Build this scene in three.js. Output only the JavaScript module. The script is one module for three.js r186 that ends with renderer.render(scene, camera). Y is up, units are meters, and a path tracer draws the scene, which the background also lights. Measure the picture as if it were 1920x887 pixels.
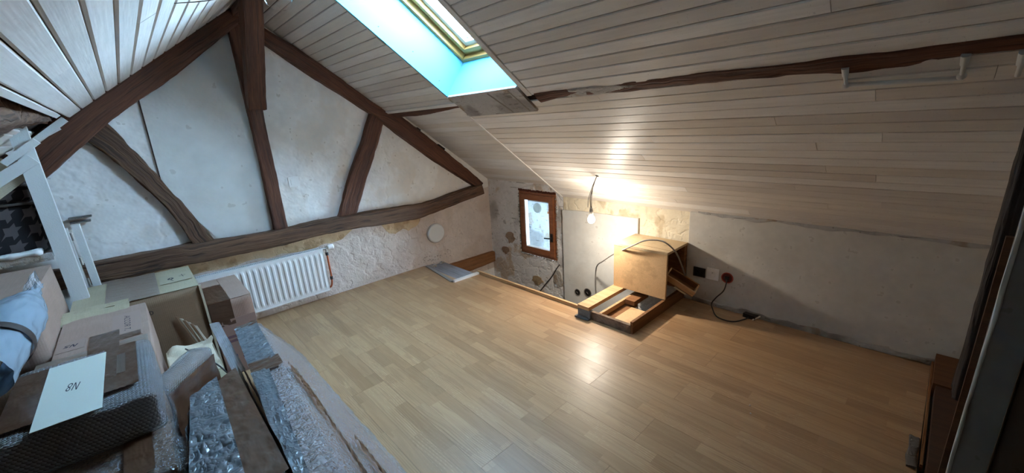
import * as THREE from 'three';
import { mergeGeometries, mergeVertices } from 'three/addons/utils/BufferGeometryUtils.js';

// ------------------------------------------------------------------ camera, sky, exposure
const scene = new THREE.Scene();
const camera = new THREE.PerspectiveCamera(60.53, 1920 / 887, 0.02, 60);
camera.rotation.order = 'YXZ';
camera.rotation.set(-0.277726, 0.830979, -0.05981);
camera.position.set(0, 1.42, 0);
scene.add(camera);
{ // clear pale sky, the horizon brighter and whiter than the zenith, the same all round
  const W = 64, H = 256, d = new Float32Array(W * H * 4), zen = [0.37, 0.65, 1.0], hor = [1.36, 2.13, 2.8];
  for (let y = 0; y < H; y++) for (let x = 0; x < W; x++) { const e = Math.max(0, Math.sin(((y + 0.5) / H - 0.5) * Math.PI)), t = Math.exp(-3.2 * e), o = (y * W + x) * 4; for (let c = 0; c < 3; c++) d[o + c] = zen[c] + (hor[c] - zen[c]) * t; d[o + 3] = 1; }
  const t = new THREE.DataTexture(d, W, H, THREE.RGBAFormat, THREE.FloatType); t.mapping = THREE.EquirectangularReflectionMapping; t.minFilter = t.magFilter = THREE.LinearFilter; t.needsUpdate = true;
  scene.background = t;
}
scene.backgroundIntensity = 37.0;
const renderer = new THREE.WebGLRenderer({ antialias: true });
renderer.toneMapping = THREE.LinearToneMapping;
renderer.toneMappingExposure = 1.36;
renderer.shadowMap.enabled = true;
const BULB_CD = 0.85, BULB_DOWN_CD = 1.2, BULB_COLOR = new THREE.Color().setRGB(1.0, 0.9, 0.76);

// ------------------------------------------------------------------ small helpers
const V = (x, y, z) => new THREE.Vector3(x, y, z);
let seed = 7;
const rnd = () => { seed = (seed + 0x6d2b79f5) | 0; let t = Math.imul(seed ^ (seed >>> 15), 1 | seed); t = (t + Math.imul(t ^ (t >>> 7), 61 | t)) ^ t; return ((t ^ (t >>> 14)) >>> 0) / 4294967296; };
const rr = (a, b) => a + (b - a) * rnd();
const clamp = (x, a = 0, b = 1) => Math.min(b, Math.max(a, x)), mix = (a, b, t) => a + (b - a) * t;
const sst = (a, b, x) => { const t = clamp((x - a) / (b - a)); return t * t * (3 - 2 * t); };
const h3 = (x, y, z) => { let n = Math.imul(x, 374761393) + Math.imul(y, 668265263) + Math.imul(z, 2147483647 ^ 0x5bd1e995); n = Math.imul(n ^ (n >>> 13), 1274126177); n ^= n >>> 16; return (n >>> 0) / 4294967296; };
function n3(x, y, z) {                                              // value noise, -1..1
  const X = Math.floor(x), Y = Math.floor(y), Z = Math.floor(z), s = (t) => t * t * (3 - 2 * t), u = s(x - X), v = s(y - Y), w = s(z - Z);
  const L = (a, b, t) => a + (b - a) * t, c = (i, j, k) => h3(X + i, Y + j, Z + k);
  return 2 * L(L(L(c(0, 0, 0), c(1, 0, 0), u), L(c(0, 1, 0), c(1, 1, 0), u), v), L(L(c(0, 0, 1), c(1, 0, 1), u), L(c(0, 1, 1), c(1, 1, 1), u), v), w) - 1;
}
const md = (a, b) => ((a % b) + b) % b;
function pn(u, v, fx, fy, k = 0) {                                  // tiling value noise, 0..1
  const x = u * fx, y = v * fy, X = Math.floor(x), Y = Math.floor(y), s = (t) => t * t * (3 - 2 * t), a = s(x - X), b = s(y - Y);
  const c = (i, j) => h3(md(X + i, fx), md(Y + j, fy), k);
  return mix(mix(c(0, 0), c(1, 0), a), mix(c(0, 1), c(1, 1), a), b);
}
function fbm(u, v, fx, fy, oct, k = 0) { let s = 0, a = 0.5, t = 0; for (let i = 0; i < oct; i++) { s += a * pn(u, v, fx << i, fy << i, k + i); t += a; a *= 0.5; } return s / t; }
function tex(w, h, fn, srgb = true) {
  const d = new Uint8Array(w * h * 4);
  for (let y = 0; y < h; y++) for (let x = 0; x < w; x++) {
    const c = fn((x + 0.5) / w, (y + 0.5) / h), o = (y * w + x) * 4;
    if (typeof c === 'number') d[o] = d[o + 1] = d[o + 2] = clamp(c) * 255; else { d[o] = clamp(c[0], 0, 255); d[o + 1] = clamp(c[1], 0, 255); d[o + 2] = clamp(c[2], 0, 255); }
    d[o + 3] = 255;
  }
  const t = new THREE.DataTexture(d, w, h); t.wrapS = t.wrapT = THREE.RepeatWrapping; t.magFilter = THREE.LinearFilter; t.minFilter = THREE.LinearMipmapLinearFilter;
  if (srgb) t.colorSpace = THREE.SRGBColorSpace; t.needsUpdate = true; return t;
}
function canvasTex(w, h, draw) {
  const c = document.createElement('canvas'); c.width = w; c.height = h; draw(c.getContext('2d'), w, h);
  const t = new THREE.CanvasTexture(c); t.colorSpace = THREE.SRGBColorSpace; return t;
}
const rep = (t, x, y) => { const c = t.clone(); c.repeat.set(x, y); c.needsUpdate = true; return c; };   // uv are in metres: 1/x is the tile's size
const M = (o) => new THREE.MeshStandardMaterial({ roughness: 0.8, ...o });
const MP = (o) => new THREE.MeshPhysicalMaterial({ roughness: 0.8, ...o });
const lerp3 = (a, b, t) => [mix(a[0], b[0], t), mix(a[1], b[1], t), mix(a[2], b[2], t)];

// ------------------------------------------------------------------ objects
const taken = new Map();
const numbered = (n) => { const k = taken.get(n) ?? 0; taken.set(n, k + 1); return k ? n + '_' + String(k).padStart(3, '0') : n; };
function shadowy(m) { m.castShadow = m.receiveShadow = true; return m; }
function tag(o, label, category, group) { o.userData.label = label; o.userData.category = category; if (group) o.userData.group = group; return o; }
function thing(name, label, category, p = [0, 0, 0], turn = 0, group) { const o = new THREE.Group(); o.name = numbered(name); o.position.set(...p); o.rotation.y = turn; scene.add(o); return tag(o, label, category, group); }
function obj(name, g, m, parent = scene) { const o = shadowy(new THREE.Mesh(Array.isArray(g) ? mergeGeometries(g) : g, m)); o.name = parent === scene ? numbered(name) : name; parent.add(o); return o; }
function part(name, g, m, parent) {
  const n = parent.children.filter((c) => c.name === name || c.name.startsWith(name + '_')).length;
  return obj(n ? name + '_' + String(n).padStart(3, '0') : name, g, m, parent);
}
function struct(name) { const o = new THREE.Group(); o.name = name; o.userData.kind = 'structure'; scene.add(o); return o; }

// ------------------------------------------------------------------ geometry
function uvBox(w, h, d, ou = 0, ov = 0) {                           // a box with uv in metres
  const g = new THREE.BoxGeometry(w, h, d), uv = g.attributes.uv, S = [[d, h], [d, h], [w, d], [w, d], [w, h], [w, h]];
  for (let i = 0; i < 24; i++) { const s = S[i >> 2]; uv.setXY(i, uv.getX(i) * s[0] + ou, uv.getY(i) * s[1] + ov); }
  return g;
}
const bx = (x0, x1, y0, y1, z0, z1, ou = 0, ov = 0) => uvBox(x1 - x0, y1 - y0, z1 - z0, ou, ov).translate((x0 + x1) / 2, (y0 + y1) / 2, (z0 + z1) / 2);
function smooth(g) {                                                // normals averaged by position, whatever the uv seams
  const p = g.attributes.position, ix = g.index, acc = new Map(), key = (i) => Math.round(p.getX(i) * 2e4) + ',' + Math.round(p.getY(i) * 2e4) + ',' + Math.round(p.getZ(i) * 2e4);
  const keys = []; for (let i = 0; i < p.count; i++) keys.push(key(i));
  const a = V(), b = V(), c = V();
  for (let i = 0; i < ix.count; i += 3) {
    const [I, J, K] = [ix.getX(i), ix.getX(i + 1), ix.getX(i + 2)];
    a.fromBufferAttribute(p, I); b.fromBufferAttribute(p, J); c.fromBufferAttribute(p, K); b.sub(a); c.sub(a); b.cross(c);
    for (const q of [I, J, K]) { if (!acc.has(keys[q])) acc.set(keys[q], V()); acc.get(keys[q]).add(b); }
  }
  const n = new Float32Array(p.count * 3);
  for (let i = 0; i < p.count; i++) { const q = acc.get(keys[i])?.clone().normalize() ?? V(0, 1, 0); q.toArray(n, i * 3); }
  g.setAttribute('normal', new THREE.BufferAttribute(n, 3)); return g;
}
function softBox(w, h, d, r, cell, amp, freq, sd, map) {            // a rounded, lumpy box standing on y = 0; map moves each point afterwards
  const k = (s) => Math.max(2, Math.round(s / cell)), g = new THREE.BoxGeometry(w, h, d, k(w), k(h), k(d)), p = g.attributes.position, nn = g.attributes.normal, uv = g.attributes.uv, q = V(), e = V();
  for (let i = 0; i < p.count; i++) {
    q.fromBufferAttribute(p, i);
    const ax = Math.abs(nn.getX(i)) > 0.5, ay = Math.abs(nn.getY(i)) > 0.5;
    uv.setXY(i, uv.getX(i) * (ax ? d : w), uv.getY(i) * (ay ? d : h));
    e.set(clamp(q.x, -w / 2 + r, w / 2 - r), clamp(q.y, -h / 2 + r, h / 2 - r), clamp(q.z, -d / 2 + r, d / 2 - r));
    q.sub(e); if (q.lengthSq() > 0) q.normalize();
    const a = amp * (n3(e.x * freq + sd, e.y * freq, e.z * freq) + 0.5 * n3(e.x * freq * 2.7 + sd, e.y * freq * 2.7, e.z * freq * 2.7 + 9));
    q.multiplyScalar(r + a).add(e); q.y += h / 2;
    if (map) map(q);
    p.setXYZ(i, q.x, q.y, q.z);
  }
  return smooth(g);
}
function stations(list, n, ring = 18, amp = 0.004, sd = 0, pw = 7, cap = true) {   // a rough timber through stations {c, a, b}: centre and two half-axes
  const at = (t, k) => {
    const f = t * (list.length - 1), i = Math.min(list.length - 2, Math.floor(f)), x = f - i;
    const P = (j) => list[clamp(j, 0, list.length - 1)][k], p0 = P(i - 1), p1 = P(i), p2 = P(i + 1), p3 = P(i + 2);
    const cr = (m) => 0.5 * (2 * p1[m] + (p2[m] - p0[m]) * x + (2 * p0[m] - 5 * p1[m] + 4 * p2[m] - p3[m]) * x * x + (3 * p1[m] - p0[m] - 3 * p2[m] + p3[m]) * x * x * x);
    return V(cr('x'), cr('y'), cr('z'));
  };
  const pos = [], uv = [], idx = []; let L = 0, prev = null;
  for (let s = 0; s <= n; s++) {
    const c = at(s / n, 'c'), a = at(s / n, 'a'), b = at(s / n, 'b'); if (prev) L += c.distanceTo(prev); prev = c.clone();
    let per = 0, last = null;
    for (let j = 0; j <= ring; j++) {
      const th = (j / ring) * Math.PI * 2 + Math.PI / ring, C = Math.cos(th), S = Math.sin(th), q = c.clone().addScaledVector(a, Math.sign(C) * Math.abs(C) ** (2 / pw)).addScaledVector(b, Math.sign(S) * Math.abs(S) ** (2 / pw));
      const out = q.clone().sub(c).normalize(), nz = n3(L * 5 + sd, j === ring ? 0 : j * 0.9, sd * 3) + 0.7 * n3(L * 19 + sd, (j === ring ? 0 : j) * 1.7, sd);
      q.addScaledVector(out, amp * nz); if (last) per += q.distanceTo(last); last = q.clone();
      pos.push(q.x, q.y, q.z); uv.push(L + sd * 0.37, per + sd * 0.21);
    }
  }
  const R = ring + 1;
  for (let s = 0; s < n; s++) for (let j = 0; j < ring; j++) { const o = s * R + j; idx.push(o, o + R, o + 1, o + 1, o + R, o + R + 1); }
  if (cap) for (const s of [0, n]) {
    const c = at(s / n, 'c'), o = pos.length / 3; pos.push(c.x, c.y, c.z); uv.push(0, 0);
    for (let j = 0; j <= ring; j++) { const k = (s * R + j) * 3; pos.push(pos[k], pos[k + 1], pos[k + 2]); uv.push((pos[k + 1] - c.y), (pos[k + 2] - c.z) + (pos[k] - c.x)); }
    for (let j = 0; j < ring; j++) s ? idx.push(o, o + 1 + j, o + 2 + j) : idx.push(o, o + 2 + j, o + 1 + j);
  }
  const g = new THREE.BufferGeometry(); g.setAttribute('position', new THREE.Float32BufferAttribute(pos, 3)); g.setAttribute('uv', new THREE.Float32BufferAttribute(uv, 2)); g.setIndex(idx);
  // orient faces outwards
  const v0 = V(pos[0], pos[1], pos[2]), c0 = at(0, 'c'), dir = at(0.02, 'c').sub(c0), v1 = V(pos[3], pos[4], pos[5]);
  if (dir.clone().cross(v1.clone().sub(v0)).dot(v0.clone().sub(c0)) < 0) for (let i = 0; i < idx.length; i += 3) { const t = idx[i]; idx[i] = idx[i + 1]; idx[i + 1] = t; }
  g.setIndex(idx); return smooth(g);
}
const tube = (pts, r, seg = 40, rad = 8) => new THREE.TubeGeometry(new THREE.CatmullRomCurve3(pts.map((p) => V(...p))), seg, r, rad);
function cyl(a, b, r0, r1 = r0, seg = 16) { const A = V(...a), B = V(...b), d = B.clone().sub(A), g = new THREE.CylinderGeometry(r1, r0, d.length(), seg); g.applyQuaternion(new THREE.Quaternion().setFromUnitVectors(V(0, 1, 0), d.normalize())); return g.translate((A.x + B.x) / 2, (A.y + B.y) / 2, (A.z + B.z) / 2); }
function lathe(profile, seg = 24) { return new THREE.LatheGeometry(profile.map((p) => new THREE.Vector2(...p)), seg); }
function barBetween(a, b, w, h, roll = V(0, 1, 0)) {                // a straight batten, w along roll x dir, h along roll
  const A = V(...a), B = V(...b), z = B.clone().sub(A), L = z.length(); z.normalize();
  const x = roll.clone().cross(z).normalize(), y = z.clone().cross(x), m = new THREE.Matrix4().makeBasis(x, y, z).setPosition(A.add(B.clone().sub(A).multiplyScalar(0.5)));
  const g = uvBox(w, h, L), uv = g.attributes.uv; for (let i = 0; i < 24; i++) { const f = i >> 2; if (f < 2) continue; if (f < 4) uv.setXY(i, uv.getY(i), uv.getX(i)); }
  return g.applyMatrix4(m);
}
function sheet(nu, nv, fn) {                                        // a two-sided skin over a grid
  const pos = [], uv = [], idx = [];
  for (let j = 0; j <= nv; j++) for (let i = 0; i <= nu; i++) { const q = fn(i / nu, j / nv); pos.push(q.x, q.y, q.z); uv.push(q.u ?? i / nu, q.v ?? j / nv); }
  for (let j = 0; j < nv; j++) for (let i = 0; i < nu; i++) { const o = j * (nu + 1) + i; idx.push(o, o + 1, o + nu + 1, o + 1, o + nu + 2, o + nu + 1); }
  const g = new THREE.BufferGeometry(); g.setAttribute('position', new THREE.Float32BufferAttribute(pos, 3)); g.setAttribute('uv', new THREE.Float32BufferAttribute(uv, 2)); g.setIndex(idx); return smooth(g);
}

// ------------------------------------------------------------------ textures and materials
function plasterTex(base, dirt, tan, amount, k) {
  return tex(768, 768, (u, v) => {
    const f = fbm(u, v, 3, 3, 5, k), g = fbm(u, v, 6, 5, 5, k + 20), s = fbm(u, v, 40, 40, 3, k + 40), m = fbm(u, v, 14, 14, 4, k + 60);
    let c = lerp3(base, dirt, amount * sst(0.5, 0.66, f) * (0.45 + 0.75 * m));
    c = lerp3(c, tan, amount * sst(0.56, 0.66, g) * (0.4 + 0.8 * s));
    const sc = pn(u + 0.05 * m, v * 1.0, 9, 64, k + 80);
    c = lerp3(c, [105, 98, 92], (amount > 0.9 ? 0.4 : 0) * sst(0.8, 0.88, sc) * sst(0.5, 0.6, m));
    if (s > 0.80) c = lerp3(c, [110, 95, 80], 0.4 * amount);
    const w = (s - 0.5) * 14 + (m - 0.5) * 16; return [c[0] + w, c[1] + w, c[2] + w];
  });
}
const bumpPlaster = tex(768, 768, (u, v) => { const f = fbm(u, v, 6, 6, 6, 3), r = Math.abs(fbm(u, v, 9, 9, 4, 13) - 0.5) * 2; return 0.55 * f + 0.35 * sst(0.0, 0.25, r) + 0.1 * pn(u, v, 128, 128, 5); }, false);
const bumpSoft = tex(512, 512, (u, v) => 0.7 * fbm(u, v, 5, 5, 4, 31) + 0.3 * pn(u, v, 90, 90, 33), false);
const plasterA = plasterTex([242, 239, 235], [214, 207, 202], [226, 214, 200], 0.45, 1);        // gable
const plasterB = plasterTex([232, 229, 227], [176, 170, 166], [200, 176, 152], 0.95, 101);       // beside the little window
const plasterC = plasterTex([226, 214, 190], [188, 172, 148], [160, 140, 108], 0.55, 201);      // beige, above the box
const plasterD = plasterTex([228, 228, 227], [206, 205, 203], [214, 208, 200], 0.4, 301);      // boards
const mGable = M({ map: rep(plasterA, 0.6, 0.6), bumpMap: rep(bumpPlaster, 0.6, 0.6), bumpScale: 0.008, roughness: 0.92 });
const mOld = M({ map: rep(plasterB, 0.8, 0.8), bumpMap: rep(bumpPlaster, 1.1, 1.1), bumpScale: 0.014, roughness: 0.92 });
const mBeige = M({ map: rep(plasterC, 1, 1), bumpMap: rep(bumpPlaster, 1.2, 1.2), bumpScale: 0.01, roughness: 0.92 });
const mBoard = M({ color: 0xece6dd, map: rep(plasterD, 0.7, 0.7), bumpMap: rep(bumpSoft, 1, 1), bumpScale: 0.0015, roughness: 0.85 });
const mInfill = M({ color: 0xf4f2ee, map: rep(plasterD, 0.35, 0.35), bumpMap: rep(bumpSoft, 0.8, 0.8), bumpScale: 0.002, roughness: 0.85 });
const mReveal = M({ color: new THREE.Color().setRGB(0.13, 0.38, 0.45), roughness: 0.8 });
const paintTex = tex(1024, 256, (u, v) => { const a = fbm(u, v, 8, 60, 3, 7), b = fbm(u, v, 5, 5, 4, 17), s = pn(u, v, 300, 90, 27); const w = (a - 0.5) * 14 + (b - 0.5) * 20 + (s > 0.95 ? -22 : 0); return [240 + w, 236 + w, 232 + w]; });
const paintBump = tex(1024, 256, (u, v) => 0.6 * fbm(u, v, 8, 90, 3, 9) + 0.4 * fbm(u, v, 40, 20, 2, 19), false);
const mPaint = ['#ffffff', '#f4f0ea', '#ece8e4'].map((c) => M({ color: c, map: rep(paintTex, 0.7, 2), bumpMap: rep(paintBump, 0.7, 2), bumpScale: 0.0007, roughness: 0.42 }));
const mPaintCool = ['#ffffff', '#f4f4f4'].map((c) => M({ color: c, map: rep(paintTex, 0.7, 2), bumpMap: rep(paintBump, 0.7, 2), bumpScale: 0.001, roughness: 0.55 }));
const mWhite = M({ color: new THREE.Color().setRGB(0.72, 0.72, 0.7), roughness: 0.55, bumpMap: rep(bumpSoft, 3, 3), bumpScale: 0.001 });
function woodTex(a, b, k, crack = 0.6) { return tex(1024, 512, (u, v) => { const g = fbm(u, v + 0.03 * pn(u, v, 3, 3, k), 4, 46, 4, k), l = fbm(u, v, 3, 4, 4, k + 9), f = pn(u, v, 30, 240, k + 19), q = fbm(u, v, 5, 34, 3, k + 29); let c = lerp3(a, b, clamp(0.15 + 1.1 * (g - 0.3) + 0.7 * (l - 0.5))); const w = (f - 0.5) * 18; c = [c[0] + w, c[1] + w, c[2] + w]; return lerp3(c, [24, 14, 10], crack * sst(0.66, 0.74, q)); }); }
const woodBump = tex(1024, 512, (u, v) => { const q = fbm(u, v, 5, 34, 3, 429), g = fbm(u, v, 6, 60, 3, 44); return clamp(0.7 * g + 0.4 - 0.8 * sst(0.62, 0.74, q)); }, false);
const beamTex = woodTex([72, 39, 23], [112, 66, 42], 400, 0.25), oldTex = woodTex([74, 50, 36], [124, 92, 68], 430, 0.45), rawTex = woodTex([176, 138, 96], [206, 172, 128], 460, 0.08);
const mBeam = M({ map: rep(beamTex, 0.9, 2.2), bumpMap: rep(woodBump, 0.9, 2.2), bumpScale: 0.002, roughness: 0.75 });
const mOldBeam = M({ map: rep(oldTex, 0.8, 2), bumpMap: rep(woodBump, 0.8, 2), bumpScale: 0.005, roughness: 0.85 });
const mDarkBeam = M({ color: 0x5a4c4e, map: rep(beamTex, 0.9, 2), bumpMap: rep(woodBump, 0.9, 2), bumpScale: 0.006, roughness: 0.7 });
const mTan = M({ map: rep(rawTex, 0.9, 2), bumpMap: rep(woodBump, 1, 3), bumpScale: 0.0015, roughness: 0.7 });
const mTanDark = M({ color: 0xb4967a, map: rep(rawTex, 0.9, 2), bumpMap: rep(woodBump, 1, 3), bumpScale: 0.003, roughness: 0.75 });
const mMdf = M({ color: 0xe8c79c, map: tex(512, 512, (u, v) => { const w = (fbm(u, v, 4, 4, 5, 55) - 0.5) * 26 + (pn(u, v, 200, 200, 56) - 0.5) * 14; const st = -20 * sst(0.6, 0.72, fbm(u, v, 7, 9, 5, 58)); return [226 + w + st, 218 + w + st, 208 + w + st]; }), roughness: 0.6 });
const mPine = M({ color: 0xf0d9a8, map: rep(rawTex, 1, 3), roughness: 0.4 });
const mSash = M({ color: new THREE.Color().setRGB(0.8, 0.78, 0.68), roughness: 0.35 });
const mWinWood = M({ color: 0xffffff, map: rep(woodTex([128, 78, 48], [158, 100, 64], 490, 0.1), 1.5, 3), roughness: 0.45 });
const mDark = M({ color: 0x15110f, roughness: 0.9 }), mBlack = M({ color: 0x161516, roughness: 0.5 }), mGrey = M({ color: 0x6d6a66, roughness: 0.9, bumpMap: rep(bumpPlaster, 2, 2), bumpScale: 0.006 });
const mPlaster = M({ color: 0xc9c7c4, map: rep(plasterB, 1.2, 1.2), bumpMap: rep(bumpPlaster, 2.2, 2.2), bumpScale: 0.006, roughness: 0.9 });
const mPlastic = M({ color: 0xf4f3f0, roughness: 0.35 }), mRad = M({ color: 0xe6e6e4, roughness: 0.3 }), mCopper = M({ color: 0xb0603a, metalness: 0.8, roughness: 0.4 }), mSteel = M({ color: 0xb9b6b0, metalness: 0.8, roughness: 0.4 });
const mCable = M({ color: 0x8a8580, roughness: 0.5 }), mCableDark = M({ color: 0x2a2826, roughness: 0.5 });
const roofMat = M({ color: 0x3a2c22, roughness: 0.95 });
// laminate: three printed strips to a board, blocks of uneven length; 2.58 m x 2.702 m (14 board rows)
const LAMW = 2.58, LAMH = 0.193 * 14;
const lamTex = tex(1400, 1400, (u, v) => {
  const row = Math.floor(v * 42), vv = v * 42 - row, off = h3(row, 5, 1), bl = 6, x = u * bl + off * bl; let b = Math.floor(x), f = x - b; const sh = 0.6 * (h3(md(b, bl), row, 2) - 0.5); if (f < sh) b--; const B = md(b, bl);
  const t = h3(B, row, 3), hue = h3(B, row, 4), seedk = Math.floor(h3(B, row, 6) * 50);
  const warp = 0.6 * pn(u, v, 14, 42, 700 + seedk), g = fbm(u, v + 0.012 * warp, 12, 210, 3, 720 + seedk), cath = Math.abs(Math.sin((vv * 7 + 6 * pn(u, v, 7, 21, 760 + seedk)) * 3.1)), big = t > 0.62 ? 1 : 0.35;
  let c = lerp3([156, 121, 87], [195, 160, 121], clamp(0.5 + 0.75 * (t - 0.5) + 0.9 * (g - 0.5))); c = lerp3(c, [176, 136, 96], 0.35 * hue);
  const dk = big * sst(0.82, 0.98, cath) * 0.32 * sst(0.42, 0.62, pn(u, v, 9, 14, 780)) + 0.3 * sst(0.63, 0.74, g); c = lerp3(c, [132, 96, 66], dk); c = lerp3(c, [228, 206, 176], big * 0.4 * sst(0.9, 1, 1 - cath) * sst(0.5, 0.6, pn(u, v, 8, 12, 790)));
  if (vv < 0.03) c = lerp3(c, [120, 92, 66], 0.35); return c;
});
const lamRough = tex(256, 256, (u, v) => 0.27 + 0.2 * fbm(u, v, 6, 6, 4, 801) , false);
const mLam = M({ map: rep(lamTex, 1 / LAMW, 1 / LAMH), roughness: 1, roughnessMap: rep(lamRough, 0.9, 0.9), bumpMap: rep(bumpSoft, 4, 16), bumpScale: 0.0003 });
const cardTex = tex(512, 512, (u, v) => { const w = (fbm(u, v, 5, 5, 4, 811) - 0.5) * 20 + (pn(u, v, 12, 256, 813) - 0.5) * 10 + (pn(u, v, 180, 180, 815) - 0.5) * 10; return [236 + w, 234 + w, 230 + w]; });
const cardBump = tex(256, 256, (u, v) => 0.5 + 0.2 * Math.sin(u * Math.PI * 2 * 24) + 0.3 * (pn(u, v, 6, 6, 817) - 0.5), false);
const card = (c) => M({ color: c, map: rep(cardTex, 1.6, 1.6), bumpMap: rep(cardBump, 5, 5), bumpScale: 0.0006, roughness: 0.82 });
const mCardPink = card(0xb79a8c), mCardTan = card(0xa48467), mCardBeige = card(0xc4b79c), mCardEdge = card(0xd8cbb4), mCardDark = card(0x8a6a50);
const mTape = MP({ color: 0x553b2a, roughness: 0.28, clearcoat: 0.5, clearcoatRoughness: 0.2, bumpMap: rep(tex(256, 256, (u, v) => fbm(u + 0.08 * pn(u, v, 4, 4, 821), v, 5, 14, 3, 823), false), 4, 4), bumpScale: 0.003 });
const mTapePale = MP({ color: 0x8d7a6c, roughness: 0.3, clearcoat: 0.4, bumpMap: rep(bumpSoft, 8, 8), bumpScale: 0.004 });
// bubble wrap: hexagonal domes, 10 mm pitch (tile = 0.1 m x 0.0866 m)
const bubbleBump = tex(320, 280, (u, v) => { let best = 1; const x = u * 10, y = v * 10; for (let j = Math.floor(y) - 1; j <= y + 1; j++) for (let i = Math.floor(x) - 1; i <= x + 1; i++) { const cx = i + 0.5 + (md(j, 2) ? 0.5 : 0), dx = x - cx, dy = (y - j - 0.5) * 0.866; best = Math.min(best, Math.hypot(dx, dy)); } return Math.sqrt(clamp(1 - (best / 0.44) ** 2)); }, false);
const crinkle = tex(512, 512, (u, v) => { const a = 1 - Math.abs(2 * fbm(u, v, 10, 10, 3, 831) - 1), b = 1 - Math.abs(2 * fbm(u, v, 22, 18, 2, 841) - 1); return 0.6 * a ** 3 + 0.4 * b ** 3; }, false);
const film = (o) => MP({ color: 0xf2f6fa, transmission: 0.72, thickness: 0, ior: 1.48, roughness: 0.24, side: THREE.DoubleSide, ...o });
const mBubble = film({ transmission: 0.74, roughness: 0.18, bumpMap: rep(bubbleBump, 10, 11.55), bumpScale: 0.005 });
const mBubbleMilky = film({ transmission: 0.62, roughness: 0.18, bumpMap: rep(bubbleBump, 10, 11.55), bumpScale: 0.0022 });
const mCrinkle = film({ transmission: 0.85, roughness: 0.13, bumpMap: rep(crinkle, 5, 5), bumpScale: 0.02 });
const mShiny = MP({ color: 0x58656f, roughness: 0.32, ior: 2.0, clearcoat: 1, clearcoatRoughness: 0.12, bumpMap: rep(crinkle, 2.5, 4), bumpScale: 0.006 });
const mCrinkleMilky = film({ transmission: 0.72, roughness: 0.15, bumpMap: rep(crinkle, 2.5, 4), bumpScale: 0.018 });

// ------------------------------------------------------------------ slopes of the roof
const RIDGE_Y = 2.314, RIDGE_Z = -0.808;
const right = { d: V(0, -0.6, -0.8), n: V(0, -0.8, 0.6) }, left = { d: V(0, -0.592, 0.806), n: V(0, -0.806, -0.592) };
const onSlope = (f, x, s, n = 0) => V(x, RIDGE_Y, RIDGE_Z).addScaledVector(f.d, s).addScaledVector(f.n, n);
function slopePrism(f, x0, x1, poly, ou = 0, ov = 0) {              // a section in (s, n), swept along the ridge from x0 to x1
  const pos = [], uv = [], idx = []; let per = 0;
  const sg = poly.reduce((a, p, i) => { const q = poly[(i + 1) % poly.length]; return a + p[0] * q[1] - q[0] * p[1]; }, 0);
  for (let i = 0; i < poly.length; i++) {
    const a = poly[i], b = poly[(i + 1) % poly.length], L = Math.hypot(b[0] - a[0], b[1] - a[1]), o = pos.length / 3;
    for (const [p, v] of [[a, per], [b, per + L]]) for (const x of [x0, x1]) { const q = onSlope(f, x, p[0], p[1]); pos.push(q.x, q.y, q.z); uv.push(x + ou, v + ov); }
    idx.push(o, o + 1, o + 2, o + 2, o + 1, o + 3); per += L;
  }
  for (const x of [x0, x1]) { const o = pos.length / 3; for (const p of poly) { const q = onSlope(f, x, p[0], p[1]); pos.push(q.x, q.y, q.z); uv.push(p[0] + ou, p[1] + ov); } for (let i = 1; i < poly.length - 1; i++) x === x0 ? idx.push(o, o + i + 1, o + i) : idx.push(o, o + i, o + i + 1); }
  // outward faces
  const e1 = onSlope(f, 1, 0).sub(onSlope(f, 0, 0)), chk = e1.clone().cross(f.d).dot(f.n) * sg;
  if (chk < 0) for (let i = 0; i < idx.length; i += 3) { const t = idx[i]; idx[i] = idx[i + 1]; idx[i + 1] = t; }
  const g = new THREE.BufferGeometry(); g.setAttribute('position', new THREE.Float32BufferAttribute(pos, 3)); g.setAttribute('uv', new THREE.Float32BufferAttribute(uv, 2)); g.setIndex(idx); const q = g.toNonIndexed(); q.computeVertexNormals(); return q;
}
const slopeBox = (f, x0, x1, s0, s1, n0, n1) => slopePrism(f, x0, x1, [[s0, n0], [s1, n0], [s1, n1], [s0, n1]]);
function plankPoly(s0, s1, n, c, t = 0.011) { return [[s0, n - t], [s1, n - t], [s1, n - c], [s1 - c, n], [s0 + c, n], [s0, n - c]]; }
function boardRows(parent, f, x0, x1, sA, sB, pitch, n, c, gap, mats, cuts, fromEnd = true) {
  const rows = Math.ceil((sB - sA) / pitch - 0.2);
  for (let r = 0; r < rows; r++) {
    const s1 = fromEnd ? sB - r * pitch : sA + (r + 1) * pitch, s0 = Math.max(sA, s1 - pitch);
    const xs = [typeof x0 === 'function' ? x0(r) : x0, ...(cuts ? cuts(r) : []), typeof x1 === 'function' ? x1(r) : x1];
    for (let i = 0; i + 1 < xs.length; i++) part('ceiling_board', slopePrism(f, xs[i] + (i ? 0.0012 : 0), xs[i + 1], plankPoly(s0 + gap / 2, s1 - gap / 2, n + rr(-0.0008, 0.0008), c), rr(0, 5), rr(0, 5)), mats[Math.floor(rnd() * mats.length)], parent);
  }
}
const ceilR = struct('ceiling_right'), ceilL = struct('ceiling_left');
const HX0 = -2.50, HX1 = -1.775, HS0 = 0.14, HS1 = 1.168, P = 0.067, EX = 0.46;
// right slope, upper part: above the skylight, left of it, right of it
boardRows(ceilR, right, -3.63, EX, 0, HS0, 0.067, 0, 0.0035, 0.003, mPaint, null, true);
boardRows(ceilR, right, -3.63, () => HX0 - 0.022 + rr(-0.008, 0.006), HS0 + 0.002, 1.263, P, 0, 0.0035, 0.003, mPaint, null);
boardRows(ceilR, right, () => HX1 + 0.036 + rr(-0.002, 0.004), EX, HS0 + 0.002, 1.263, P, 0, 0.004, 0.003, mPaint, (r) => (r % 5 === 3 ? [-0.62 + 0.1 * r] : []));
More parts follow.
